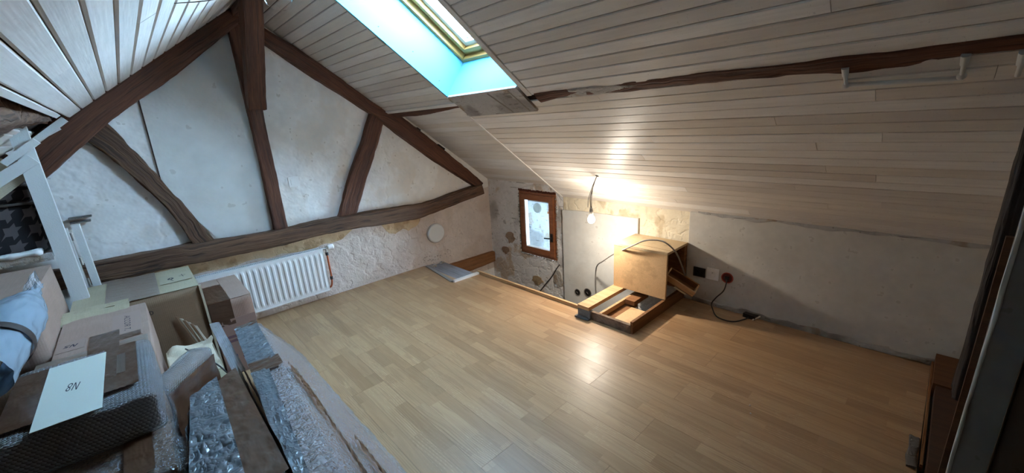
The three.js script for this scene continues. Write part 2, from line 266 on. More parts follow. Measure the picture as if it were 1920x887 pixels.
// lower part, right of the seam
boardRows(ceilR, right, -2.5, 0.36, 1.312, 2.71, P, 0, 0.0026, 0.0022, mPaint, (r) => [[-0.22], [-0.9 + 0.05 * r], [-1.32], [], [-0.42], [-1.18, -0.2], [], [-0.55], []][r % 9]);
// lower part, left of the seam: recessed
boardRows(ceilR, right, -3.63, -2.512, 1.30, 2.86, P, -0.088, 0.0012, 0.001, mPaint, null);
part('trim_strip', slopeBox(right, -2.518, -2.498, 1.39, 2.71, -0.1, 0.004), mPaint[0], ceilR);
part('trim_strip', slopePrism(right, HX1 - 0.004, HX1 + 0.034, [[HS0, -0.008], [HS1 + 0.09, -0.008], [HS1 + 0.09, 0.006], [HS0, 0.006]]), mPaint[1], ceilR);
part('trim_strip', slopeBox(right, -3.6, HX0 + 0.01, 1.243, 1.272, 0.0, 0.009), mPaintCool[0], ceilR);
// left slope
boardRows(ceilL, left, -3.62, EX, 0, 1.236, 0.0815, 0, 0.006, 0.004, mPaintCool, (r) => (r % 4 === 1 ? [-2.05] : []));
part('trim_strip', slopeBox(left, -3.1, EX, 1.24, 1.262, -0.03, 0.006), mPaintCool[0], ceilL);
boardRows(ceilL, left, -3.62, -2.9, 1.40, 2.9, 0.0815, -0.03, 0.004, 0.003, mPaintCool, null, true);
// the roof behind the boards, open at the skylight
const roof = struct('roof');
for (const [a, b, c, d, n] of [[-3.95, 1.35, -0.25, HS0, -0.014], [-3.95, HX0 - 0.03, HS0, 1.29, -0.014], [HX1 + 0.03, 1.35, HS0, 1.29, -0.014], [HX0 - 0.03, HX1 + 0.03, HS1 + 0.03, 1.29, -0.02], [-3.95, -2.5, 1.29, 3.2, -0.104], [-2.5, 1.35, 1.29, 3.2, -0.014]]) part('roof_slab', slopeBox(right, a, b, c, d, -0.3, n), roofMat, roof);
part('roof_slab', slopeBox(left, -3.95, 1.35, -0.2, 3.1, -0.3, -0.05), roofMat, roof);
part('roof_slab', slopeBox(left, -3.95, 1.35, -0.2, 1.25, -0.06, -0.014), roofMat, roof);

// ------------------------------------------------------------------ skylight (window_2): lining boards, pine frame, sash, pane
const sky = struct('window_2');
const ND = -0.285;
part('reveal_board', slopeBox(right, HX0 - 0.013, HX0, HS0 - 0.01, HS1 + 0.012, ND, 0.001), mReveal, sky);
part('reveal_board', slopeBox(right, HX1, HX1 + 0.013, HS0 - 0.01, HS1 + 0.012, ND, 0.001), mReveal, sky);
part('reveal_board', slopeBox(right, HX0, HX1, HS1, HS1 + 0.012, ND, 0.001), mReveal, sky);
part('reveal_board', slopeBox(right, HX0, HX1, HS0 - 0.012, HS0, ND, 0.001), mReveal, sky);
for (let i = 0; i < 4; i++) part('screw', cyl(onSlope(right, HX0 + 0.06 + i * 0.2, HS1 - 0.0008, -0.03).toArray(), onSlope(right, HX0 + 0.06 + i * 0.2, HS1 + 0.002, -0.03).toArray(), 0.0035), mGrey, sky);
for (let i = 0; i < 4; i++) part('screw', cyl(onSlope(right, HX0 + 0.0008, HS1 - 0.1 - i * 0.25, -0.05 - 0.03 * (i % 2)).toArray(), onSlope(right, HX0 - 0.002, HS1 - 0.1 - i * 0.25, -0.05 - 0.03 * (i % 2)).toArray(), 0.0035), mGrey, sky);
function ringOf(name, x0, x1, s0, s1, w, n0, n1, m, parent) {
  part(name, slopeBox(right, x0, x0 + w, s0, s1, n0, n1), m, parent); part(name, slopeBox(right, x1 - w, x1, s0, s1, n0, n1), m, parent);
  part(name, slopeBox(right, x0 + w, x1 - w, s0, s0 + w, n0, n1), m, parent); part(name, slopeBox(right, x0 + w, x1 - w, s1 - w, s1, n0, n1), m, parent);
}
ringOf('frame_bar', HX0 - 0.02, HX1 + 0.02, HS0 - 0.02, HS1 + 0.02, 0.045, ND - 0.04, ND + 0.002, mPine, sky);
ringOf('frame_bar', HX0 - 0.02, HX1 + 0.02, HS0 - 0.02, HS1 + 0.02, 0.062, ND - 0.085, ND - 0.04, mPine, sky);
ringOf('sash_bar', HX0 + 0.046, HX1 - 0.046, HS0 + 0.046, HS1 - 0.046, 0.03, ND - 0.075, ND - 0.03, mPine, sky);
ringOf('sash_bar', HX0 + 0.052, HX1 - 0.052, HS0 + 0.052, HS1 - 0.052, 0.055, ND - 0.1, ND - 0.06, mSash, sky);
ringOf('glazing_seal', HX0 + 0.1, HX1 - 0.1, HS0 + 0.1, HS1 - 0.1, 0.01, ND - 0.101, ND - 0.09, M({ color: 0x5f7f96, roughness: 0.4 }), sky);
const mPane = MP({ color: 0xffffff, transmission: 1, thickness: 0, roughness: 0, ior: 1.45 });
part('pane', slopeBox(right, HX0 + 0.1, HX1 - 0.1, HS0 + 0.1, HS1 - 0.1, ND - 0.1, ND - 0.096), mPane, sky);
// plaster board below the skylight, hung over the lower boards
{
  const g = slopeBox(right, -2.475, -1.79, HS1 - 0.004, 1.39, 0.001, 0.016), p = g.attributes.position;
  const o = tag(obj('plaster_board', [g], mPlaster), 'grey cracked plasterboard strip under the bottom of the skylight', 'plasterboard');
  for (const [a, b, w] of [[-2.06, -2.0, 0.012], [-1.87, -1.85, 0.008]]) part('crack_filler', barBetween(onSlope(right, a, 1.18, 0.017).toArray(), onSlope(right, b, 1.38, 0.017).toArray(), w, 0.003, right.n), M({ color: 0x8b8378, roughness: 0.95 }), o);
}

// ------------------------------------------------------------------ floor
const floor = struct('floor');
const EDGES = []; for (let k = 0; k < 20; k++) EDGES.push(-3.106 + 0.192 * k);
function floorBoard(x0, x1, z0, z1, row) { if (x1 - x0 < 0.01 || z1 - z0 < 0.006) return; const g = bx(x0 + 0.0005, x1 - 0.0005, -0.012, 0, z0 + 0.0004, z1 - 0.0004), uv = g.attributes.uv, o = h3(row, 3, Math.round(x0 * 50)) * LAMW; for (let i = 8; i < 16; i++) { const p = g.attributes.position; uv.setXY(i, p.getX(i) + o, (md(row * 5 + Math.floor(x0), 14)) * 0.193 + (p.getZ(i) - EDGES[row])); } part('floor_board', g, mLam, floor); }
for (let k = 0; k < EDGES.length - 1; k++) {
  const z0 = EDGES[k], z1 = EDGES[k + 1], off = k % 2 ? -1.163 : -0.775;   // butt joints step by half a third from row to row
  const pieces = z1 < -2.25 ? [[-1.29, 0.108, Math.max(z0, -2.95), Math.min(z1, -2.262)]] : [];
  if (z1 > -2.25) {
    if (z0 < -2.25) { pieces.push([-1.29, 0.108, z0, -2.262], [-3.0, 0.108, -2.262, z1]); }
    else if (z0 < -2.1) pieces.push([-3.0, 0.108, z0, z1]);
    else pieces.push([z1 < -1.9 ? -3.02 : -3.628, z1 > -1.3 ? 1.2 : 0.108, z0, z1]);
  }
  for (const [a, b, c, d] of pieces) {
    const cuts = [a]; for (let j = -4; j < 4; j++) { const x = off + j * 1.29; if (x > a + 0.08 && x < b - 0.05) cuts.push(x); } cuts.push(b);
    for (let i = 0; i + 1 < cuts.length; i++) floorBoard(cuts[i], cuts[i + 1], c, d, k);
  }
}
floorBoard(-3.628, -3.021, -2.035, -1.954, 5);
part('subfloor', [bx(-3.64, 1.25, -0.26, -0.013, -1.99, 1.45), bx(-3.0, 0.62, -0.26, -0.013, -2.255, -1.99), bx(-1.3, 0.62, -0.26, -0.013, -3.0, -2.255)], mGrey, floor);
part('pit_bottom', bx(-3.64, -1.28, -0.75, -0.7, -3.0, -1.95), mGrey, floor);
part('pit_side', bx(-3.0, -1.28, -0.72, -0.24, -2.25, -2.2), mGrey, floor);
part('pit_side', bx(-3.64, -2.98, -0.75, -0.2, -1.99, -1.93), mGrey, floor);
part('pit_side', bx(-3.0, -2.95, -0.75, -0.2, -2.25, -1.95), mGrey, floor);
part('pit_side', bx(-1.33, -1.28, -0.72, -0.02, -3.0, -2.25), mGrey, floor);

// ------------------------------------------------------------------ gable wall (left) and its pieces
const gable = struct('wall_left');
{
  const s = new THREE.Shape(); [[-3.4, -0.8], [1.6, -0.8], [1.6, 0.72], [-0.808, 2.5], [-3.4, 0.56]].forEach(([z, y], i) => (i ? s.lineTo(-z, y) : s.moveTo(-z, y)));
  const g = new THREE.ExtrudeGeometry(s, { depth: 0.3, bevelEnabled: false }); g.rotateY(Math.PI / 2); g.translate(-3.935, 0, 0);
  part('plaster_face', g, mGable, gable);
}
part('panel_joint', barBetween([-3.627, 1.70, -0.146], [-3.627, 1.12, -0.137], 0.007, 0.006, V(1, 0, 0)), M({ color: 0x33241c, roughness: 0.9 }), gable);
const GX = -3.635, K = (x) => x / GX;                                // a point measured on the wall face, brought forward to the timber's face
const fwd = (y, z, x) => [1.42 + (y - 1.42) * K(x), z * K(x)];
function wallSlab(poly, x0, x1) { const s = new THREE.Shape(); poly.forEach(([y, z], i) => (i ? s.lineTo(-z, y) : s.moveTo(-z, y))); const g = new THREE.ExtrudeGeometry(s, { depth: x1 - x0, bevelEnabled: false }); g.rotateY(Math.PI / 2); return g.translate(x0, 0, 0); }
part('infill_panel', wallSlab([[1.72, -0.145], [1.13, -0.14], [0.7, -0.36], [0.69, -0.75], [2.13, -0.74]], -3.64, -3.628), mInfill, gable);
// bare tan plaster where paint is missing, and chips along the foot of the wall
function ragged(y0, y1, z0, z1, n, am, k) { const top = [], bot = []; for (let i = 0; i <= n; i++) { const t = i / n, z = mix(z0, z1, t), e = Math.sin(Math.min(1, 5 * Math.min(t, 1 - t)) * Math.PI / 2); top.push([y1 + am * 0.3 * n3(t * 9, k, 1), z]); bot.push([mix(y1, y0, e) + am * n3(t * n * 0.6, k, 5), z]); } return [...top, ...bot.reverse()]; }
part('plaster_face', wallSlab([[-0.3, 0.4], [0.62, 0.4], [0.6, -1.4], [0.62, -2.2], [0.7, -2.99], [-0.3, -2.99]], -3.64, -3.6345), M({ color: 0xdccfc8, map: rep(plasterA, 0.8, 0.8), bumpMap: rep(bumpPlaster, 0.9, 0.9), bumpScale: 0.012, roughness: 0.95 }), gable);
const mTanPlaster = M({ color: 0xe2cdb8, map: rep(plasterC, 1.2, 1.2), bumpMap: rep(bumpPlaster, 1.5, 1.5), bumpScale: 0.006, roughness: 0.95 });
part('plaster_patch', wallSlab(ragged(0.475, 0.60, 0.25, -1.45, 34, 0.018, 3), -3.64, -3.6335), mTanPlaster, gable);
part('plaster_patch', wallSlab(ragged(0.43, 0.56, -1.62, -2.08, 16, 0.02, 7), -3.64, -3.6335), mTanPlaster, gable);
{ const g = []; for (let i = 0; i < 110; i++) { const near = i < 40, z = near ? -2.2 + 0.22 * (rnd() + rnd() - 1) : rr(-1.1, -2.05), y = near ? 0.02 + 0.22 * rnd() * rnd() : 0.015 + 0.13 * rnd() * rnd(), r = rr(0.002, near ? 0.011 : 0.007), P = []; for (let a = 0; a < 7; a++) { const t = a / 7 * Math.PI * 2, q = r * rr(0.5, 1.2); P.push([y + Math.sin(t) * q * 0.7, z + Math.cos(t) * q * 1.3]); } g.push(wallSlab(P, -3.638, -3.6338)); }
  const c = part('chipped_plaster', g, M({ color: 0xa3958a, roughness: 0.95 }), gable); c.userData.kind = 'stuff'; }
// timbers: edges traced on the wall plane as [y, z] pairs
function timber(name, pairs, xf, m, sd, label, seg = 60, amp = 0.004) {
  const xb = -3.66, st = pairs.map(([y1, z1, y2, z2]) => { const A = fwd(y1, z1, xf), B = fwd(y2, z2, xf); return { c: V((xf + xb) / 2, (A[0] + B[0]) / 2, (A[1] + B[1]) / 2), a: V(0, (A[0] - B[0]) / 2, (A[1] - B[1]) / 2), b: V((xf - xb) / 2, 0, 0) }; });
  return tag(obj(name, stations(st, seg, 22, amp, sd, 9), m), label, 'beam');
}
timber('tie_beam', [[0.70, 1.2, 0.575, 1.2], [0.694, 0.6, 0.57, 0.6], [0.696, 0.29, 0.566, 0.29], [0.699, -0.03, 0.557, -0.03], [0.692, -0.34, 0.551, -0.34], [0.678, -0.72, 0.547, -0.72], [0.681, -1.27, 0.558, -1.255], [0.662, -1.905, 0.515, -1.885], [0.655, -2.15, 0.518, -2.13], [0.70, -2.56, 0.575, -2.55], [0.745, -2.9, 0.625, -2.93]], -3.55, mOldBeam, 3, 'long bowed horizontal tie beam of weathered brown timber across the gable wall', 130, 0.006);
const rafterR = timber('rafter', [[2.31, -0.83, 2.20, -0.80], [2.199, -0.957, 2.09, -0.935], [1.961, -1.324, 1.83, -1.301], [1.655, -1.73, 1.56, -1.70], [1.586, -1.905, 1.43, -1.86], [1.235, -2.359, 1.10, -2.28], [0.752, -2.928, 0.70, -2.86]], -3.56, mBeam, 11, 'sloping brown rafter on the gable wall running from the apex down to the window corner', 110, 0.005);
timber('rafter', [[2.37, -0.83, 2.2, -0.81], [2.33, -0.757, 2.144, -0.738], [2.07, -0.395, 1.845, -0.373], [1.815, -0.058, 1.60, -0.03], [1.62, 0.215, 1.40, 0.2], [1.40, 0.485, 1.2, 0.43], [1.04, 0.96, 0.86, 0.9]], -3.56, mBeam, 17, 'sloping brown rafter on the gable wall under the radiating white ceiling boards', 100, 0.004);
timber('gable_post', [[2.24, -0.735, 2.24, -0.85], [1.66, -0.74, 1.66, -0.842], [1.1, -0.743, 1.1, -0.842], [0.66, -0.741, 0.66, -0.84]], -3.58, mBeam, 23, 'upright dark brown post at the middle of the gable wall below the brace', 70);
timber('gable_strut', [[1.56, -1.69, 1.50, -1.815], [1.3, -1.565, 1.25, -1.70], [1.0, -1.40, 0.97, -1.56], [0.66, -1.245, 0.66, -1.41]], -3.59, mBeam, 29, 'short curved brown strut between tie beam and right rafter, right of the post', 50, 0.006);
timber('gable_strut', [[1.48, 0.17, 1.56, 0.04], [1.33, 0.06, 1.37, -0.055], [1.0, -0.115, 1.03, -0.20], [0.66, -0.225, 0.66, -0.36]], -3.585, mOldBeam, 37, 'slanting weathered strut with a cracked tan edge, left of the smooth white wall panel', 60, 0.007);
{ // brace from the post up along the ridge, and the ridge timber
  const c0 = V(-3.545, 1.60, -0.79), c1 = V(-2.95, 2.40, -0.79), d = c1.clone().sub(c0).normalize(), w = V(0, 0, 0.058), b = V(0, 0, 1).cross(d).normalize().multiplyScalar(0.055);
  const off = b.clone().multiplyScalar(-1).setY(Math.abs(b.y) * 1).set(-Math.abs(b.x), Math.abs(b.y), 0);
  tag(obj('ridge_brace', stations([0, 0.33, 0.66, 1].map((t) => ({ c: c0.clone().lerp(c1, t).add(off), a: w, b })), 40, 20, 0.003, 41, 9), mBeam), 'reddish brown brace leaning out from the gable post up to the ridge', 'beam');
  tag(obj('ridge_beam', stations([-3.64, -2, 0, 1.25].map((x) => ({ c: V(x, 2.275, RIDGE_Z), a: V(0, 0, 0.05), b: V(0, 0.05, 0) })), 60, 16, 0.004, 47, 8), mBeam), 'brown ridge timber at the very top of the ceiling', 'beam');
}
for (const [z, w] of [[-2.36, 0.07], [-2.12, 0.035]]) { const y = 2.99 + 0.735 * z - 0.03; tag(obj('rafter_notch', [barBetween([-3.6, y + 0.012 - 0.02, z + w / 2], [-3.6, y + 0.012 - 0.02 - 0.735 * w, z - w / 2], 0.05, 0.045, V(0, 0.8, -0.6))], mDark), w > 0.05 ? 'larger black gap above the right rafter near its middle' : 'smaller black gap above the right rafter, higher than the larger one', 'gap'); }
{ // round cover, switch
  const t = thing('vent_cover', 'round white vent cover on the lower gable wall right of the radiator', 'vent', [-3.635, 0.32, -2.213]);
  const d = lathe([[0, 0.034], [0.085, 0.034], [0.097, 0.03], [0.103, 0.02], [0.104, 0]], 48); d.rotateZ(-Math.PI / 2); part('cover_disc', d, M({ color: 0xdcdcda, roughness: 0.6, bumpMap: rep(bumpSoft, 4, 4), bumpScale: 0.002 }), t);
  const s = thing('light_switch', 'square white light switch on the gable wall beside the middle post', 'switch', [-3.635, 1.045, -0.95]);
  part('plate', bx(0, 0.008, -0.04, 0.04, -0.04, 0.04), mPlastic, s); part('rocker', uvBox(0.004, 0.045, 0.045).rotateZ(0.04).translate(0.01, 0, 0), mPlastic, s);
}
{ // timber in the pit's corner
  const st = [[-0.07, -2.30, -0.22, -2.32], [-0.075, -2.6, -0.218, -2.6], [-0.082, -2.97, -0.205, -2.98]].map(([a, b, c, d]) => ({ c: V(-3.62, (a + c) / 2, (b + d) / 2), a: V(0, (a - c) / 2, 0), b: V(0.04, 0, 0) }));
  tag(obj('corner_timber', stations(st, 20, 18, 0.003, 53, 10), mTanDark), 'short orange brown timber in the wall corner above the floor gap', 'beam');
  const rub = []; for (let i = 0; i < 12; i++) { const g = new THREE.DodecahedronGeometry(rr(0.018, 0.045), 1); const p = g.attributes.position; for (let k = 0; k < p.count; k++) { const f = 1 + 0.25 * n3(p.getX(k) * 60 + i, p.getY(k) * 60, p.getZ(k) * 60); p.setXYZ(k, p.getX(k) * f, p.getY(k) * f * 0.7, p.getZ(k) * f); } g.computeVertexNormals(); rub.push(g.translate(-3.6 + rr(0, 0.05), -0.02 + rr(-0.05, 0.03), -2.05 - rr(0, 0.26))); }
  const o = obj('rubble', rub, mPlaster); o.userData.kind = 'stuff'; o.userData.label = 'broken plaster rubble at the end of the floor along the gable wall'; o.userData.category = 'rubble';
  tag(obj('grey_board', [bx(-3.6, -3.0, -0.06, -0.014, -2.26, -2.04)], M({ color: 0xc8c6ca, roughness: 0.8, map: rep(woodTex([150, 148, 150], [200, 198, 200], 510, 0.2), 1, 3) })), 'grey wooden board lying in the notch of the floor by the gable wall', 'board');
  tag(obj('floor_edge_strip', [barBetween([-3.6, 0.002, -2.047], [-3.02, 0.002, -1.962], 0.03, 0.012)], M({ color: 0x8a8886, roughness: 0.4, metalness: 0.3 })), 'flat grey metal strip on the slanting floor edge next to the gable wall', 'strip');
  tag(obj('floor_edge_strip', [barBetween([-2.998, 0.008, -1.966], [-2.986, 0.008, -2.262], 0.03, 0.022)], M({ color: 0xd6d6d6, roughness: 0.35 })), 'short white edging strip on the floor corner by the gap', 'strip');
  tag(obj('floor_edge_strip', [barBetween([-3.0, 0.012, -2.262], [-1.735, 0.012, -2.275], 0.02, 0.03)], mTan), 'long pale wooden edging strip along the floor gap below the window', 'strip');
}

// ------------------------------------------------------------------ knee wall (back) with the little window
const back = struct('wall_back');
{
  const s = new THREE.Shape(); s.moveTo(-3.65, -0.8); s.lineTo(0.6, -0.8); s.lineTo(0.6, 0.74); s.lineTo(-2.5, 0.74); s.lineTo(-2.5, 0.93); s.lineTo(-3.65, 0.93); s.closePath();
  const h = new THREE.Path(); h.moveTo(-3.14, -0.005); h.lineTo(-3.13, 0.70); h.lineTo(-2.60, 0.715); h.lineTo(-2.605, -0.01); h.closePath(); s.holes.push(h);
  const g = new THREE.ExtrudeGeometry(s, { depth: 0.1, bevelEnabled: false }); g.translate(0, 0, -3.09); part('plaster_face', g, mOld, back);
  const sl = (poly, z0, z1) => { const q = new THREE.Shape(); poly.forEach(([x, y], i) => (i ? q.lineTo(x, y) : q.moveTo(x, y))); return new THREE.ExtrudeGeometry(q, { depth: z1 - z0, bevelEnabled: true, bevelSize: 0.002, bevelThickness: 0.002, bevelSegments: 1 }).translate(0, 0, z0); };
  part('plaster_patch', sl([[-2.5, 0.50], [-2.5, 0.72], [-1.24, 0.73], [-1.24, 0.44], [-1.7, 0.44], [-1.7, 0.5]], -3.0, -2.984), mBeige, back);
  part('plasterboard', sl([[-2.49, -0.72], [-2.5, 0.56], [-2.3, 0.572], [-1.69, 0.583], [-1.69, -0.72]], -2.992, -2.962), M({ color: 0xf4f2ee, map: rep(plasterD, 0.5, 0.5), bumpMap: rep(bumpSoft, 1, 1), bumpScale: 0.002, roughness: 0.8 }), back);
  const top = [[0.45, 0.715]]; for (let x = 0.4; x > -1.24; x -= 0.05) top.push([x, 0.705 + 0.012 * n3(x * 9, 2, 3) - 0.0 * x]);
  part('plasterboard', sl([[-1.255, -0.05], [-1.262, 0.69], ...top.reverse(), [0.45, -0.05]], -2.992, -2.958), mBoard, back);
  // crumbling filler along the foot of the wall
  const st = []; for (let i = 0; i <= 26; i++) { const x = -1.2 + i * 0.053; st.push({ c: V(x, 0.012 + 0.006 * n3(i, 3, 1), -2.953), a: V(0, 0.018 + 0.008 * n3(i * 1.7, 9, 1), 0), b: V(0, 0, 0.014 + 0.005 * n3(i * 1.3, 5, 1)) }); }
  part('filler_strip', stations(st, 100, 12, 0.005, 61, 3), mPlaster, back);
  const st2 = []; for (let i = 0; i <= 26; i++) { const x = -1.2 + i * 0.055; st2.push({ c: V(x, 0.70 + 0.006 * n3(i, 3, 7), -2.955), a: V(0, 0.012 + 0.008 * n3(i * 1.7, 9, 7), 0), b: V(0, 0, 0.006) }); }
  part('filler_strip', stations(st2, 100, 12, 0.004, 67, 3), mPlaster, back);
  const st3 = []; for (let i = 0; i <= 16; i++) { const x = -3.6 + i * 0.07; st3.push({ c: V(x, 0.845 - 0.0 * i, -2.975), a: V(0, 0.03 + 0.01 * n3(i * 1.7, 9, 17), 0), b: V(0, 0, 0.008) }); }
  part('filler_strip', stations(st3, 60, 12, 0.006, 71, 3), mPlaster, back);
  for (const [x, y, w, h, c] of [[-2.55, 0.5, 0.06, 0.2, 0xc9c6c2], [-3.3, 0.14, 0.16, 0.16, 0xb8a088], [-2.9, -0.28, 0.2, 0.13, 0xbfa886], [-2.6, -0.2, 0.15, 0.2, 0xc4bfb8], [-3.4, -0.03, 0.14, 0.1, 0xa58a74]]) {
    const pl = []; for (let a = 0; a < 16; a++) { const t = (a / 16) * Math.PI * 2, r = 0.42 + 0.16 * n3(a * 0.9, x * 9, y * 9); pl.push([x + Math.cos(t) * w * r, y + Math.sin(t) * h * r]); }
    part('plaster_patch', sl(pl, -2.992, -2.9865), M({ color: c, map: rep(plasterB, 2, 2), bumpMap: rep(bumpPlaster, 3, 3), bumpScale: 0.006, roughness: 0.95 }), back);
  }
}
{ // window_1
  const w = struct('window_1');
  const fx0 = -3.128, fx1 = -2.603, fy0 = 0.004, fy1 = 0.70, ring = (n, x0, x1, y0, y1, t, z0, z1, m) => { part(n, bx(x0, x0 + t, y0, y1, z0, z1), m, w); part(n, bx(x1 - t, x1, y0, y1, z0, z1), m, w); part(n, bx(x0 + t, x1 - t, y0, y0 + t, z0, z1), m, w); part(n, bx(x0 + t, x1 - t, y1 - t, y1, z0, z1), m, w); };
  ring('frame_bar', fx0, fx1, fy0, fy1, 0.045, -3.05, -2.992, mWinWood);
  ring('sash_bar', fx0 + 0.03, fx1 - 0.03, fy0 + 0.03, fy1 - 0.03, 0.058, -3.035, -2.976, mWinWood);
  ring('glazing_bead', fx0 + 0.084, fx1 - 0.084, fy0 + 0.084, fy1 - 0.084, 0.008, -3.03, -2.985, M({ color: 0xded8d4, roughness: 0.5 }));
  part('pane', bx(fx0 + 0.085, fx1 - 0.085, fy0 + 0.085, fy1 - 0.085, -3.012, -3.008), mPane, w);
  const h = part('window_handle', bx(-2.672, -2.645, 0.205, 0.29, -2.976, -2.966), mBlack, w); part('lever', [cyl([-2.658, 0.245, -2.966], [-2.658, 0.245, -2.945], 0.009), cyl([-2.655, 0.246, -2.944], [-2.735, 0.238, -2.944], 0.008, 0.007)], mBlack, h);
  const rag = []; for (let i = 0; i < 40; i++) { const t = i / 40; rag.push(uvBox(0.022, 0.012 + 0.01 * rnd(), 0.012).rotateZ(rr(-0.4, 0.4)).translate(fx0 + 0.01 + t * 0.52, fy1 + 0.004 + rr(-0.003, 0.008), -2.99)); }
  part('torn_edge', rag, M({ color: 0x6d3d2e, roughness: 0.95 }), w);
  const rag2 = []; for (let i = 0; i < 110; i++) { const side = i % 3, t = rnd(), px = side === 0 ? fx0 - 0.004 : side === 1 ? fx1 + 0.004 : fx0 + t * 0.52, py = side === 2 ? fy0 - 0.006 : fy0 + t * 0.69; rag2.push(new THREE.DodecahedronGeometry(rr(0.005, 0.011)).translate(px + rr(-0.004, 0.004), py + rr(-0.004, 0.004), -2.988)); }
  part('rough_plaster_edge', rag2, M({ color: 0x8f8880, roughness: 0.95 }), w);
}
{ // seen through it: the neighbour's wall; the eave, side and house faces are added
  const n = struct('exterior_wall'); part('render_face', bx(-7.5, -4.1, -3, 2.5, -4.9, -4.5), M({ color: 0xffffff, map: rep(plasterB, 0.9, 0.9), bumpMap: rep(bumpPlaster, 0.6, 0.6), bumpScale: 0.01 }), n);
  part('stone_face', bx(-4.1, -2.6, -3, 1.2, -4.95, -4.6), M({ color: 0xffffff, map: rep(plasterC, 0.6, 0.6), bumpMap: rep(bumpPlaster, 0.9, 0.9), bumpScale: 0.03 }), n);
  for (let i = 0; i < 3; i++) part('roof_tile', bx(-4.1, -2.8, 0.02 + i * 0.035, 0.05 + i * 0.035, -4.6, -4.5 - 0.03 * i), M({ color: 0xc98a60 }), n);
  part('eave_slab', bx(-7.5, -1.8, 1.0, 1.1, -4.9, -3.34), roofMat, n); part('side_face', bx(-7.6, -7.5, -3, 1.0, -4.9, -3.32), mGrey, n); part('side_face', bx(-1.9, -1.8, -3, 1.0, -4.9, -3.32), mGrey, n);  // unseen overhang and end walls, added to dim the daylight on that wall
  part('house_face', bx(-7.6, -1.8, -3.1, -0.79, -3.29, -3.0), mGrey, n); part('house_face', bx(-7.6, -3.93, -0.79, 1.0, -3.29, -3.0), mGrey, n);  // unseen house walls, added to shut out sky light from below and behind
  const d = lathe([[0.0, 0.0], [0.07, 0.0], [0.075, 0.02], [0.095, 0.02], [0.1, 0]], 32); d.scale(0.8, 1, 0.8); d.rotateX(Math.PI / 2); const v = tag(obj('exterior_vent', d.translate(-4.298, 0.088, -4.499), M({ color: 0x9a958a, roughness: 0.6 })), 'round grey vent on the bright wall outside the little window', 'vent');
  const g = struct('exterior_ground'); part('ground_slab', bx(-12, 4, -3.2, -3, -12, -3.4), M({ color: 0x8d8a84 }), g);
}
// right wall, partition, walls out of view
{
  const r = struct('wall_right'); part('wall_face', bx(0.45, 0.6, -0.3, 1.7, -3.0, -1.3), mBoard, r);
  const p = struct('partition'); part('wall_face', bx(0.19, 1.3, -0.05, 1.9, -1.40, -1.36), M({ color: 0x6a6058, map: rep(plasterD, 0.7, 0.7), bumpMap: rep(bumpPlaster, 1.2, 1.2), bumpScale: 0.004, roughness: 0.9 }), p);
  part('jamb_board', bx(0.126, 0.183, -0.05, 1.9, -1.40, -1.35), M({ color: 0x9a9a9c, map: mBoard.map, bumpMap: mBoard.bumpMap, bumpScale: 0.002, roughness: 0.85 }), p);
  const st = []; for (let i = 0; i <= 20; i++) st.push({ c: V(0.126 + 0.0015 * n3(i * 2.1, 1, 1), i * 0.09, -1.352), a: V(0.004, 0, 0), b: V(0, 0, 0.004) }); part('corner_bead', stations(st, 60, 10, 0.0015, 73, 3), M({ color: 0xe4e6e6, roughness: 0.7 }), p);
  const f = struct('wall_front'); part('wall_face', bx(-3.65, 1.3, -0.3, 1.0, 1.36, 1.5), roofMat, f); part('wall_face', bx(1.22, 1.35, -0.3, 2.4, -1.4, 1.4), roofMat, f);
}

// ------------------------------------------------------------------ purlins
{
  const q = (x, zu, zl, n) => { const su = (RIDGE_Z - zu) / 0.8, sl = (RIDGE_Z - zl) / 0.8, a = onSlope(right, x, su, n), b = onSlope(right, x, sl, n); return { c: onSlope(right, x, (su + sl) / 2, n - 0.06), a: a.clone().sub(b).multiplyScalar(0.5), b: right.n.clone().multiplyScalar(0.06) }; };
  tag(obj('purlin', stations([[-1.72, -1.80, -1.875, 0.004], [-1.55, -1.80, -1.86, 0.002], [-1.2, -1.80, -1.86, 0.002], [-0.9, -1.8, -1.86, 0.004], [-0.5, -1.81, -1.862, 0.005], [-0.3, -1.806, -1.880, 0.006], [-0.14, -1.806, -1.876, 0.006], [-0.02, -1.806, -1.856, 0.005], [0.3, -1.806, -1.85, 0.004]].map((r) => q(...r)), 160, 22, 0.005, 83, 7), mBeam), 'dark split purlin showing between the upper and lower white ceiling boards', 'beam');
  tag(obj('purlin', stations([[-3.6, -1.83, -1.90, -0.01], [-3.1, -1.82, -1.90, -0.01], [-2.52, -1.80, -1.87, -0.012]].map((r) => q(...r)), 40, 20, 0.003, 89, 7), mBeam), 'short reddish purlin piece between the gable rafter and the skylight plaster', 'beam');
  const st = [[-1.56, -1.805, -1.862, 0.006], [-1.45, -1.80, -1.868, 0.014], [-1.3, -1.80, -1.87, 0.016], [-1.12, -1.81, -1.862, 0.012], [-0.96, -1.83, -1.858, 0.004]].map((r) => q(...r)).map((o) => ({ ...o, b: right.n.clone().multiplyScalar(0.05), c: o.c }));
  tag(obj('plaster_filler', stations(st, 70, 16, 0.005, 97, 4), mPlaster), 'rough plaster smeared over the purlin just right of the skylight', 'plaster');
  tag(obj('purlin', stations([[-2.9, 1.548, 0.225, 0.012], [-2.6, 1.548, 0.25, 0.03], [-2.3, 1.54, 0.275, 0.05], [-2.0, 1.525, 0.30, 0.062], [-1.2, 1.51, 0.315, 0.07], [0.4, 1.51, 0.315, 0.07]].map(([x, y, z, r]) => ({ c: V(x, y, z), a: V(0, r * 0.85, r * 0.5), b: V(0, -r * 0.4, r * 0.8) })), 90, 20, 0.006, 101, 4), mOldBeam), 'rough tapering log purlin at the lower edge of the left ceiling', 'beam');
}
